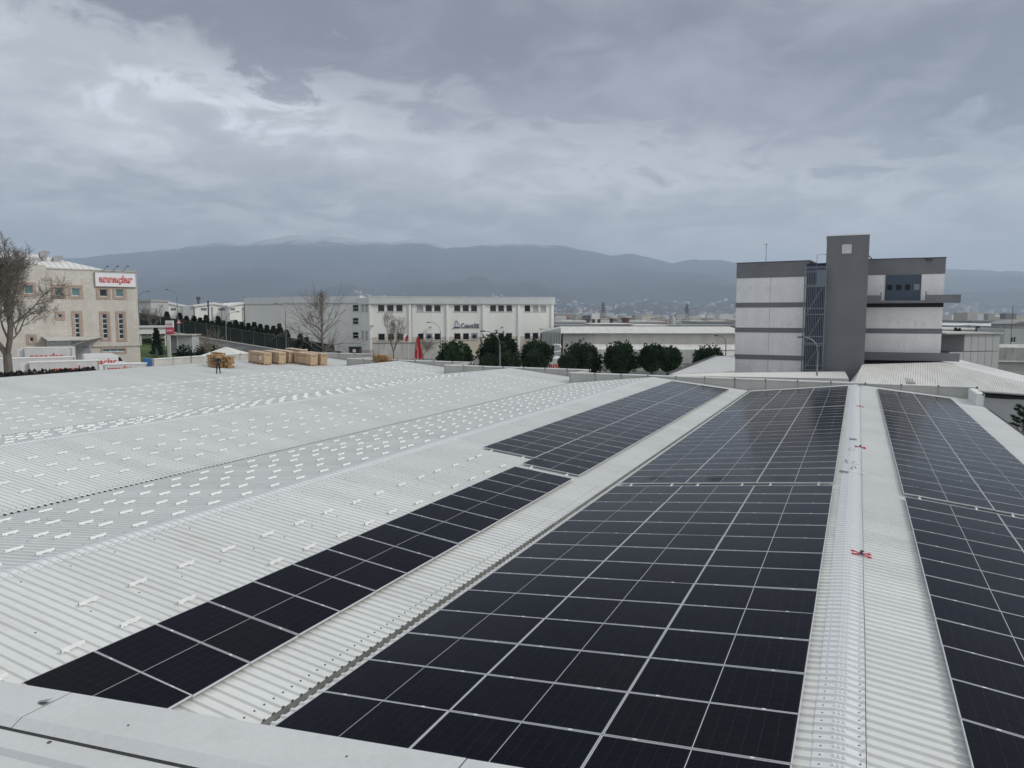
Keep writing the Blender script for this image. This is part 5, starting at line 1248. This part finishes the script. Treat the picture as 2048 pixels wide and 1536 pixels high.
# ------------------------------------------------------------------ street lamps, flag
def lamps():
    spec = [(357, 578, 672, -1, 150, 'tall curved street lamp on the ramp road, arm pointing left'), (279, 582, 655, 1, 140, 'street lamp just right of the cream office block, arm pointing right'), (454, 622, 712, 1, 116, 'curved street lamp beside the pale tent roof'),
            (444, 603, 650, 1, 190, 'distant street lamp before the middle gabled hall'), (573, 606, 705, -1, 150, 'street lamp at the corner of the works building rear wing'), (881, 643, 705, -1, 122, 'street lamp left of the round trees, before the sail emblem'),
            (1000, 660, 775, -1, 78, 'nearest street lamp, rising before the largest round tree'), (1101, 657, 712, -1, 128, 'street lamp at the right end of the works building'), (1633, 672, 770, -1, 72, 'street lamp before the caged fire escape'), (1451, 670, 720, -1, 112, 'thin street lamp before the long warehouse')]
    for x, yt, yb, s, d, lab in spec:
        b = U(x, yb, d); top = U(x, yt, d).z - b.z; b.z = min(b.z, 0); zg = ground_z(*rd(b)); base = Vector((b.x, b.y, zg)); H = b.z + top - zg
        t = thing('street_lamp', lab, 'street lamp', base, YAW, 'street lamps')
        al = min(1.7, H * .2); m = MB(); m.tube([(0, 0, 0), (0, 0, H * .5), (0, 0, H - al)], [.11, .09, .07], 8); m.build('pole', 'lamp_pole', t)
        m = MB(); pts = [(s * al * (1 - math.cos(R(90 * k / 6))), 0, H - al + al * .92 * math.sin(R(90 * k / 6))) for k in range(7)]; m.tube(pts, .038, 6); m.build('arm', 'lamp_pole', t)
        m = MB(); e = pts[-1]; m.box(min(e[0], e[0] + s * .55), max(e[0], e[0] + s * .55), -.11, .11, e[2] - .06, e[2] + .08); m.build('lamp_head', 'steel_dark', t)
lamps()
def flag():
    b = U(836, 718, 108); zg = GZ; H = U(836, 664, 108).z - zg
    t = thing('flag_pole', 'white flag pole before the works building', 'flag pole', (b.x, b.y, zg), YAW)
    m = MB(); m.tube([(0, 0, 0), (0, 0, H)], [.07, .045], 8); m.build('pole', 'white_paint', t); m = MB(); m.tube([(0, 0, H), (0, 0, H + .12)], [.07, .02], 8); m.build('finial', 'white_paint', t)
    # drooping red flag with white crescent
    f = thing('flag', 'drooping red flag with a white crescent hanging from the white pole', 'flag', (b.x, b.y, zg + H - .1), YAW)
    zt = U(836, 671, 108).z - U(836, 664, 108).z; zb = U(836, 714, 108).z - U(836, 664, 108).z
    def P(u, v):          # u across the folds, v down
        w = .10 + .62 * v ** .7; x = (u - .45) * w * 1.75 + .03 * math.sin(9 * u); y = .16 * math.sin(u * 11 + v * 1.5) * (.25 + .75 * v) - .05; z = zt + (zb - zt) * v - .28 * abs(u - .4) * (1 - v) * 0 - .22 * math.sin(u * 3) * v
        return Vector((x, y, z))
    m = MB(); nu, nv = 22, 16
    for i in range(nu + 1):
        for j in range(nv + 1): m.v.append(tuple(P(i / nu, j / nv)))
    for i in range(nu):
        for j in range(nv): a = i * (nv + 1) + j; m.f.append([a, a + nv + 1, a + nv + 2, a + 1]); m.m.append(0)
    m.build('cloth', 'flag_red', f, smooth=True)
    m = MB()
    for k in range(10):
        t0, t1 = -.9 + 1.8 * k / 10, -.9 + 1.8 * (k + 1) / 10
        def Q(t, o): return P(.18 - .07 * math.cos(t * 1.5) + o * math.cos(t), .42 + .22 * math.sin(t * 1.2)) + Vector((0, -.035, 0))
        m.quad(Q(t0, 0), Q(t1, 0), Q(t1, .06), Q(t0, .06))
    m.build('crescent', 'flag_white', f)
    f2 = thing('flag', 'tiny red flag on a thin pole left of the large flag', 'flag', U(817, 680, 140), YAW)
    m = MB(); m.tube([(0, 0, -8), (0, 0, 1.2)], .035, 5); m.build('pole', 'white_paint', f2); m = MB(); m.add([(0, 0, 1.1), (-.5, .1, .7), (-.75, 0, -.1), (-.3, -.1, -.3), (0, 0, .3)], [(0, 1, 2, 3, 4)]); m.add([(0, .02, 1.1), (-.5, .12, .7), (-.75, .02, -.1), (-.3, -.08, -.3), (0, .02, .3)], [(0, 1, 2, 3, 4)]); m.build('cloth', 'flag_red', f2)
flag()

# ------------------------------------------------------------------ trees
def bare_tree(name, label, base, H, spread, seed, trunk_h, stems, levels, bark='bark', group=None, r0=.22, twig=.011, balls=0, lean=.0, shape='round', up=.35, nkids=(4, 6), seg=4):
    rng = random.Random(seed); t = thing(name, label, 'tree', base, 0, group)
    tr, br, bl = MB(), MB(), MB(); tips = []
    def grow(p, d, l, r, lev, mb):
        n = seg if lev < levels - 1 else 2; pts = [p.copy()]; rad = [r]
        for k in range(n):
            j = Vector((rng.gauss(0, 1), rng.gauss(0, 1), rng.gauss(0, 1))) * (.10 + .04 * lev)
            d = (d + j + Vector((0, 0, up * .22))).normalized(); p = p + d * (l / n); pts.append(p.copy()); rad.append(max(twig * .6, r * (1 - .55 * (k + 1) / n)))
        mb.tube(pts, rad, 6 if lev == 0 else (4 if lev < 3 else 3), False)
        if lev >= levels: tips.append(p); return
        for q in range(rng.randint(*nkids)):
            k = rng.uniform(.25, 1.0); i = min(n - 1, int(k * n)); a = pts[i].lerp(pts[i + 1], k * n - i) if i < n else pts[-1]
            ax = d.cross(Vector((rng.gauss(0, 1), rng.gauss(0, 1), rng.gauss(0, 1)))).normalized(); nd = (Matrix.Rotation(rng.uniform(.45, .95), 3, ax) @ d).normalized()
            f = (1.0 - .45 * k) if shape == 'cone' else 1.0
            grow(a, nd, l * rng.uniform(.45, .68) * f, max(twig, rad[i] * .55), lev + 1, br)
        grow(p, d, l * .55, max(twig, rad[-1]), lev + 1, br)
    if shape == 'cone':
        pts = [Vector((0, 0, H * k / 12)) + Vector((rng.gauss(0, .05), rng.gauss(0, .05), 0)) for k in range(13)]; tr.tube(pts, [r0 * (1 - k / 12.5) + .015 for k in range(13)], 7, False)
        for k in range(46):
            h = trunk_h + (H - trunk_h) * (k / 46) ** .9; q = (h - trunk_h) / (H - trunk_h); l = spread * (math.sin(math.pi * min(1, (q + .28) * .78)) ** .9) * (1 - q * .55) * rng.uniform(.75, 1.1)
            a = rng.uniform(0, 6.283); d = Vector((math.cos(a), math.sin(a), .45 + .75 * q)).normalized()
            i = min(11, int(h / H * 12)); p = pts[i].lerp(pts[i + 1], h / H * 12 - i); grow(p, d, max(.5, l), r0 * .36 * (1 - q * .7) + .012, levels - 2, br)
    else:
        tr.tube([Vector((0, 0, -.3)), Vector((lean * .3, 0, trunk_h * .5)), Vector((lean, 0, trunk_h))], [r0 * 1.25, r0 * 1.05, r0 * .95], 9, False)
        for s in range(stems):
            a = 6.283 * s / stems + rng.uniform(-.4, .4); d = Vector((math.cos(a) * spread / H * 1.1, math.sin(a) * spread / H * 1.1, 1)).normalized()
            grow(Vector((lean, 0, trunk_h - .15)), d, (H - trunk_h) * .52 * rng.uniform(.85, 1.1), r0 * .72, 0, tr if s < 2 else br)
    tr.build('trunk', bark, t); c = br.build('branches', bark, t)
    if balls:
        for p in rng.sample(tips, min(balls, len(tips))):
            s = .035; q = p - Vector((0, 0, .08)); bl.add([q + Vector(v) * s for v in ((1, 0, 0), (-1, 0, 0), (0, 1, 0), (0, -1, 0), (0, 0, 1), (0, 0, -1))], [(0, 2, 4), (2, 1, 4), (1, 3, 4), (3, 0, 4), (2, 0, 5), (1, 2, 5), (3, 1, 5), (0, 3, 5)])
        bl.build('seed_balls', 'seed', c, kind='stuff')
    return t
def on_ground(px, d): p = U(px, 700, d); return Vector((p.x, p.y, ground_z(*rd(p))))
bare_tree('plane_tree', 'big bare plane tree with dangling seed balls before the cream office block', on_ground(14, 79), 17.6, 8.5, 12, 5.0, 4, 5, 'bark', r0=.42, twig=.013, balls=2600, up=.42, nkids=(4, 5))
bare_tree('poplar_tree', 'tall pointed bare tree before the rear wing of the works building', on_ground(645, 120), U(640, 585, 120).z - ground_z(*rd(U(645, 631, 120))), 6.6, 5, 2.6, 1, 5, 'bark', r0=.20, twig=.013, shape='cone', nkids=(5, 6), seg=3, up=.45)
bare_tree('young_bare_tree', 'slender bare tree before the window band of the works building', on_ground(787, 128), U(787, 627, 128).z - GZ, 3.2, 9, 3.2, 4, 4, 'bark_pale', r0=.12, twig=.011, up=.75, nkids=(3, 4), group='bare trees by the works building')
bare_tree('young_bare_tree', 'low bare tree right of the flag pole, before the retaining wall', on_ground(846, 130), U(846, 668, 130).z - GZ, 3.4, 15, 2.4, 4, 4, 'bark_pale', r0=.10, twig=.010, up=.3, nkids=(3, 4), group='bare trees by the works building')
bare_tree('pollarded_tree', 'bare pollarded tree spreading thin shoots beside the ramp road', on_ground(425, 122), U(425, 648, 122).z - ground_z(*rd(U(425, 631, 122))), 4.2, 4, 1.8, 6, 3, 'bark_pale', r0=.14, twig=.012, up=.3, nkids=(3, 4), group='bare pollarded trees')
bare_tree('pollarded_tree', 'bare spreading tree before the farthest left gabled hall', on_ground(308, 150), U(308, 605, 150).z - ground_z(*rd(U(308, 631, 150))), 5.0, 8, 1.5, 5, 4, 'bark', r0=.16, twig=.013, up=.35, nkids=(3, 4), group='bare pollarded trees')
bare_tree('bare_shrub', 'bare thin shrub at the foot of the works building rear wing', on_ground(664, 150), 3.2, 1.6, 31, .6, 4, 3, 'bark_pale', r0=.05, twig=.010, up=.5, nkids=(3, 4))

def tufts(mb, rng, c, rx, rz, n, size, blades=9, flat=.55):
    for k in range(n):
        u = rng.uniform(-.55, 1); a = rng.uniform(0, 6.283); s = math.sqrt(max(0, 1 - u * u)); q = rng.uniform(.72, 1.03) if rng.random() < .8 else rng.uniform(.35, .75)
        n_ = Vector((s * math.cos(a), s * math.sin(a), u)); lump = 1 + .10 * math.sin(5 * a + 3 * u) + .08 * math.sin(9 * u + 2 * a)
        p = c + Vector((n_.x * rx * q * lump, n_.y * rx * q * lump, n_.z * rz * q * lump))
        for j in range(blades):
            d = (n_ * .7 + Vector((rng.gauss(0, .6), rng.gauss(0, .6), rng.gauss(0, .5) + .45))).normalized(); l = size * rng.uniform(.6, 1.25); w = d.cross(Vector((rng.gauss(0, 1), rng.gauss(0, 1), rng.gauss(0, 1)))).normalized() * size * .17
            mb.add([p - w * .7, p + w * .7, p + d * l * .6 + w, p + d * l, p + d * l * .6 - w], [(0, 1, 2, 3, 4)])
def round_tree(label, x0, x1, yt, d, seed, light=False, dz=0.0):
    rng = random.Random(seed); cx = (x0 + x1) / 2; b = U(cx, 700, d); top = U(cx, yt, d).z; rx = (x1 - x0) / 2 * d / F; rz = rx * 1.12
    t = thing('stone_pine', label, 'tree', (b.x, b.y, GZ), 0, 'round dark evergreen trees behind the parapet'); H = top - GZ; m = MB(); m.tube([(0, 0, 0), (.05, 0, H * .4), (0, 0, H * .75)], [.2, .15, .07], 8)
    for k in range(6): a = k * 1.05; m.tube([(0, 0, H * (.38 + .05 * k)), (math.cos(a) * rx * .6, math.sin(a) * rx * .6, H * (.5 + .05 * k))], [.07, .03], 5)
    m.build('trunk', 'bark', t)
    c = MB(); zc = H - rz * 1.0; tufts(c, rng, Vector((0, 0, zc)), rx * .96, rz * .96, int(1500 * (rx / 2.2) ** 1.4), .25)
    for k in range(7):
        a = rng.uniform(0, 6.283); h = rng.uniform(-.35, .75); tufts(c, rng, Vector((math.cos(a) * rx * .55, math.sin(a) * rx * .55, zc + h * rz * .6)), rx * .48, rz * .42, 150, .25)
    c.build('crown', 'leaf_pine_light' if light else 'leaf_pine', t)
    # dense inner twigs keep the crown from being see-through
    i = MB(); n = 10
    for p in range(n + 1):
        th = math.pi * p / n
        for k in range(14): ph = 2 * math.pi * k / 14; f = .80 + .07 * math.sin(k * 2.3 + p); i.v.append((rx * f * math.sin(th) * math.cos(ph), rx * f * math.sin(th) * math.sin(ph), zc + rz * f * math.cos(th)))
    for p in range(n):
        for k in range(14): i.f.append([p * 14 + k, p * 14 + (k + 1) % 14, (p + 1) * 14 + (k + 1) % 14, (p + 1) * 14 + k]); i.m.append(0)
    i.build('inner_foliage', 'leaf_pine', t)
rt = [('leftmost round evergreen, standing alone before the works building', 875, 944, 682, 88, 0), ('largest round evergreen, behind the nearest street lamp', 955, 1034, 668, 90, 0), ('round evergreen below the right end of the works building', 1042, 1103, 681, 90, 0), ('broad round evergreen just right of the lettered lorry', 1124, 1203, 685, 88, 0),
      ('round evergreen left of the paired ones', 1208, 1274, 684, 87, 0), ('taller evergreen of the touching pair', 1276, 1330, 689, 86, 0), ('smaller evergreen of the touching pair, nearer the grey block', 1312, 1361, 694, 89, 0), ('round evergreen peeking over the annexe roof', 1388, 1450, 692, 105, 0),
      ('low lighter evergreen in front of the largest one, left side', 958, 1002, 712, 82, 1), ('low lighter evergreen in front of the largest one, right side', 996, 1042, 705, 83, 1), ('low lighter evergreen before the works building end', 1050, 1092, 702, 84, 1), ('small lighter evergreen hugging the broad one', 1118, 1152, 709, 83, 1)]
for i, (lab, a, b, y, d, l) in enumerate(rt): round_tree(lab, a, b, y, d, 100 + i, bool(l))
def conifer(label, px, yt, d, seed, w=.30, group='small conifers behind the screen fence', name='conifer'):
    rng = random.Random(seed); p = U(px, 660, d); zg = ground_z(*rd(p)); H = U(px, yt, d).z - zg; t = thing(name, label, 'tree', (p.x, p.y, zg), 0, group)
    m = MB(); m.tube([(0, 0, 0), (0, 0, H)], [.1, .02], 6); m.build('trunk', 'bark', t); c = MB()
    for k in range(420):
        q = rng.random() ** .8; z = H * (.08 + .92 * q); r = H * w * (1 - q) * rng.uniform(.35, 1.1) + .05; a = rng.uniform(0, 6.283); b = Vector((math.cos(a) * r * .6, math.sin(a) * r * .6, z)); dd = Vector((math.cos(a), math.sin(a), rng.uniform(-.1, .7))).normalized()
        for j in range(2):
            w_ = dd.cross(Vector((rng.gauss(0, 1), rng.gauss(0, 1), rng.gauss(0, 1)))).normalized() * .14; l = .30 + .25 * (1 - q); c.add([b - w_, b + w_, b + dd * l + w_ * .6, b + dd * l * 1.4, b + dd * l - w_ * .6], [(0, 1, 2, 3, 4)])
    c.build('crown', 'leaf_conifer', t)
cl = [(335, 626, 158), (360, 634, 162), (374, 640, 161), (389, 634, 163), (401, 643, 162), (413, 638, 161), (425, 645, 162), (437, 640, 163), (449, 650, 161), (460, 646, 162), (472, 648, 162), (484, 652, 161), (497, 649, 163), (509, 652, 162), (521, 656, 162), (534, 653, 161), (547, 659, 162), (559, 655, 163), (573, 662, 161), (600, 676, 150), (612, 682, 148)]
for i, (px, y, d) in enumerate(cl):
    lab = 'small dark conifer behind the green screen fence, %s from the left' % ORD[i + 1]
    if i == 0: lab = 'broad dark conifer at the top end of the screen fence'
    if i >= 19: lab = ('low dark conifer left of the tall pointed bare tree', 'lowest dark conifer touching the tall pointed bare tree')[i - 19]
    conifer(lab, px, y - (7 if i % 3 else 2), d, 200 + i, .42 if i == 0 else .44)
conifer('cone-shaped dark cypress on the grass before the carport', 312, 657, 130, 300, .24, None, 'cypress')
def bush(label, px, yt, d, w, seed):
    rng = random.Random(seed); p = U(px, 700, d); zg = ground_z(*rd(p)); H = U(px, yt, d).z - zg; t = thing('bush', label, 'bush', (p.x, p.y, zg), 0, 'bushes on the grass bank'); c = MB()
    tufts(c, rng, Vector((0, 0, H * .45)), w, H * .55, 260, .3); c.build('foliage', 'leaf_conifer', t); m = MB(); m.tube([(0, 0, 0), (0, 0, H * .6)], [.08, .03], 6); m.build('stem', 'bark', t)
bush('rounded dark bush right of the grey kiosk', 369, 690, 124, 1.3, 41); bush('low dark bush between the kiosk and the tent', 402, 702, 122, 1.0, 42); bush('dark thicket behind the pollarded tree', 415, 690, 130, 2.2, 43)
def edge_pine():
    rng = random.Random(77); p = U(2056, 700, 47); t = thing('young_pine', 'young pine poking in at the edge of the view beyond the eave', 'tree', (p.x, p.y, GZ), 0); H = U(2056, 815, 47).z - GZ
    m = MB(); m.tube([(0, 0, 0), (.05, .02, H * .95)], [.10, .03], 7)
    c = MB()
    for k in range(26):
        z = H * (.30 + .68 * k / 26); a = k * 2.4; l = 1.25 * (1 - .75 * (z / H - .3) / .7); e = Vector((math.cos(a) * l, math.sin(a) * l, z + .25)); m.tube([(0, 0, z), e], [.03, .012], 5)
        for q in range(14):
            b = Vector((0, 0, z)).lerp(e, rng.uniform(.25, 1)); 
            for j in range(14): d = Vector((rng.gauss(0, .7) + math.cos(a) * .6, rng.gauss(0, .7) + math.sin(a) * .6, rng.gauss(0, .4) + .7)).normalized(); w = d.cross(Vector((rng.gauss(0, 1), rng.gauss(0, 1), rng.gauss(0, 1)))).normalized() * .022; l2 = .24; c.add([b - w, b + w, b + d * l2], [(0, 1, 2)])
    m.build('trunk', 'bark', t); c.build('crown', 'leaf_pine', t)
edge_pine()

# pallets standing on the grass bank
def bank_goods():
    pm = bpy.data.meshes['wooden_pallet']; rng = random.Random(8)
    for i, (px, d) in enumerate(((283, 96), (304, 100), (308, 100.5), (314, 100), (320, 101), (325, 100), (361, 103), (367, 103.5), (372, 103))):
        p = on_ground(px, d); lab = 'pallet stood on end beside the office block corner' if i == 0 else ('pallet stood on end below the grass bank, %s in its row' % ORD[i] if i < 6 else 'pallet stood on end below the kiosk, %s in its row' % ORD[i - 5])
        for k in range(1 if i == 0 else 2): link('wooden_pallet', pm, None, p + Vector((0, 0, .62 + k * 1.22)), (R(90), R(90), YAW + rng.gauss(0, .15)), label=lab + (', upper one' if k else ''), category='pallet', group='pallets stood on end on the bank')
bank_goods()

# ------------------------------------------------------------------ far things: pylons, tower blocks, silo, city
def far_things():
    for px, yt, yb, d, lab in ((1206, 604, 646, 900, 'lattice power pylon left of the two on the plain'), (1373, 608, 650, 900, 'lattice power pylon right of the two, near the grey block')):
        b = U(px, yb, d); b.z = GZ; H = U(px, yt, d).z - GZ; t = thing('power_pylon', lab, 'pylon', b, YAW + .4, 'power pylons on the plain'); m = MB(); lv = [0, .25, .45, .6, .72, .84, .95, 1.0]; wd = [3.2, 2.3, 1.7, 1.3, 1.1, .8, .5, .1]
        for sx, sy in ((1, 1), (1, -1), (-1, 1), (-1, -1)): m.tube([(sx * w, sy * w, H * l) for l, w in zip(lv, wd)], .22, 4)
        for (l0, w0), (l1, w1) in zip(zip(lv, wd), zip(lv[1:], wd[1:])):
            for s in (1, -1): m.tube([(-w0, s * w0, H * l0), (w1, s * w1, H * l1)], .14, 3); m.tube([(w0, s * w0, H * l0), (-w1, s * w1, H * l1)], .14, 3); m.tube([(s * w0, -w0, H * l0), (s * w1, w1, H * l1)], .14, 3)
        m.build('lattice_mast', 'pylon', t)
        for l, w in ((.60, 4.0), (.72, 5.2), (.84, 3.6)): m = MB(); m.tube([(-w, 0, H * l), (0, 0, H * l + .8), (w, 0, H * l)], .2, 4); m.tube([(-w, 0, H * l), (w, 0, H * l)], .2, 4); m.build('cross_arm', 'pylon', t)
    for i, px in enumerate((1114, 1119, 1124, 1129, 1136, 1143)):
        b = U(px, 640, 2400); b.z = GZ; H = U(px, 627, 2400).z - GZ; t = thing('tower_block', 'pale high-rise in the far cluster, %s from the works building' % ORD[i + 1], 'tower block', b, YAW + .2, 'high-rise blocks in the far cluster'); m = MB(); w = 2.6; m.box(-w, w, -5, 5, 0, H); m.build('wall', 'tower_block', t); m = MB(); m.box(-w * .5, w * .5, -2, 2, H, H + 2.5); m.build('stair_head', 'tower_block', t)
        m = MB()
        for k in range(9):
            for q in (-1.3, 1.3): m.box(q - .6, q + .6, -5.1, -5, 3 + k * (H - 6) / 9, 4.5 + k * (H - 6) / 9)
        m.build('windows', 'glass_dark', t)
    b = U(1344, 648, 620); b.z = GZ; H = U(1344, 631, 620).z - GZ; t = thing('silo', 'grey tapered silo on the plain left of the right pylon', 'silo', b, YAW); m = MB(); m.tube([(0, 0, 0), (0, 0, H * .6), (0, 0, H)], [3.4, 2.8, 2.2], 14); m.build('body', 'tank_grey', t); m = MB(); m.box(1.2, 3, -.8, .8, H - 1.5, H + .3); m.build('head_house', 'steel_dark', t)
    for px, yt, d, w, mt, lab in ((1176, 640, 420, .9, 'steel_dark', 'dark chimney stub leftmost on the plain'), (1187, 640, 420, .9, 'steel_dark', 'dark chimney stub second from the works building'), (1198, 640, 430, .9, 'steel_dark', 'dark chimney stub just left of the left pylon'), (1223, 639, 380, 1.0, 'steel_dark', 'dark chimney stub just right of the left pylon'), (1251, 639, 430, 2.3, 'chimney_brown', 'brown square stack between the pylons'), (1239, 629, 1500, 1.8, 'white_paint', 'thin white tower between the pylons')):
        b = U(px, 650, d); b.z = GZ; H = U(px, yt, d).z - GZ; t = thing('chimney', lab, 'chimney', b, YAW); m = MB(); m.tube([(0, 0, 0), (0, 0, H)], [w * 1.1, w], 8); m.build('stack', mt, t); m = MB(); m.tube([(0, 0, H), (0, 0, H + w * .5)], [w * 1.2, w * 1.2], 8); m.build('rim', mt, t)
    rng = random.Random(99); mb = MB()
    def bx(r, d, w, l, h, z0): a = rng.uniform(0, 1.57); mb.box(-w / 2, w / 2, -l / 2, l / 2, -6, h, Matrix.Translation(V(r, d, z0)) @ Matrix.Rotation(YAW + a * .3, 4, 'Z'))
    for k in range(1500):
        d = 620 * (10 ** rng.uniform(0, .86)); px = rng.uniform(1090, 2120)
        s = .55 + d / 4000; bx((px - 1024) / F * d, d, rng.uniform(7, 26) * s, rng.uniform(7, 22) * s, rng.uniform(2.5, 6) + (rng.random() < .06) * 6, GZ)
    for k in range(500):
        d = 620 * (10 ** rng.uniform(.1, .86)); px = rng.uniform(-100, 1090); bx((px - 1024) / F * d, d, rng.uniform(8, 30), rng.uniform(8, 30), rng.uniform(3, 8), GZ)
    # houses on the foothills
    mt = bpy.data.objects['mountains'].data; vs = [v.co for v in mt.vertices]; n = 40
    for k in range(2600):
        i = rng.randint(150, 395); j = rng.randint(0, 9); p = vs[i * n + j].lerp(vs[min(i + 1, 400) * n + j + 1], rng.random())
        if rng.random() < .25 + .6 * math.sin(i * .11) ** 2: r, d = rd(p); s = rng.uniform(.7, 1.6); mb.box(-12 * s, 12 * s, -9 * s, 9 * s, -14, 9 * s + (rng.random() < .12) * 16, Matrix.Translation(p) @ Matrix.Rotation(rng.uniform(0, 3), 4, 'Z'))
    mb.build('distant_city', 'city', kind='stuff', label='hazy distant town spread over the plain and foothills', category='town')
    # long pale industrial roofs on the plain
    labs = [(1880, 1935, 645, 651, 420, 'long grey roof on the plain behind the banded block'), (1945, 2080, 641, 645, 600, 'long dark-edged roof on the plain at the edge of the view'), (1918, 2000, 647, 656, 360, 'pale wide hall on the plain above the panelled building'), (1995, 2080, 648, 657, 340, 'white wide hall on the plain beside the aerial mast'), (1885, 1990, 657, 664, 250, 'old saw-edged roof directly above the panelled building'), (1115, 1180, 642, 648, 520, 'pale hall roof on the plain below the far high-rises'), (1255, 1330, 642, 648, 480, 'pale hall roof on the plain between the pylons'), (1395, 1468, 643, 650, 450, 'pale hall roof on the plain beside the grey block')]
    for a, b, y0, y1, d, lab in labs:
        f = Facade('plain_hall', lab, a, d, b, d, 'industrial halls on the plain'); z = f.z((a + b) / 2, y0 + (y1 - y0) * .45); zt = f.z((a + b) / 2, y0); m = MB(); m.box(0, f.W, 0, 40, -.3, z); m.build('wall', 'panel_grey' if 'dark' not in lab else 'gutter', f.root)
        m = MB(); m.prism([(-.5, z), (f.W * .5, zt), (f.W + .5, z)], -.6, 41) if 'wide' in lab else m.box(-.5, f.W + .5, -.6, 41, z, zt); m.build('roof', 'roof_old' if 'old' in lab else ('louvre' if 'grey' in lab or 'dark' in lab else 'metal_roof'), f.root)
    for i, (px, yt) in enumerate(((1911, 656), (1915, 658), (1919, 657))): conifer('tiny dark cypress above the panelled building, %s from the banded block' % ORD[i + 1], px, yt, 230, 400 + i, .2, 'cypresses above the panelled building', 'cypress')
    conifer('rounded dark pine left of the aerial mast', 1999, 656, 220, 410, .5, None, 'pine_tree')
    b = U(1955, 664, 240); t = thing('water_tank', 'dark upright tank above the panelled building', 'tank', (b.x, b.y, GZ), YAW); H = U(1955, 652, 240).z - GZ; m = MB(); m.tube([(0, 0, 0), (0, 0, H - 1)], .25, 6); m.build('leg', 'steel_dark', t); m = MB(); m.tube([(0, 0, H - 3), (0, 0, H)], .7, 10); m.build('body', 'steel_dark', t)
far_things()

# ------------------------------------------------------------------ haze: the air of the valley
def haze():
    m = bpy.data.materials.new('haze'); m.use_nodes = True; N = m.node_tree.nodes; L = m.node_tree.links; N.clear()
    v = N.new('ShaderNodeVolumePrincipled'); v.inputs['Color'].default_value = (.71, .845, 1.0, 1); v.inputs['Density'].default_value = HAZE; v.inputs['Anisotropy'].default_value = 0.2
    o = N.new('ShaderNodeOutputMaterial'); L.new(v.outputs[0], o.inputs['Volume']); MATS['haze'] = m
    b = MB(); b.box(-19000, 19000, -1500, 20000, GZ - 3, 1420); h = b.build('haze', 'haze', None, None, (0, 0, YAW), kind='stuff')
HAZE = 1.05e-4
haze()
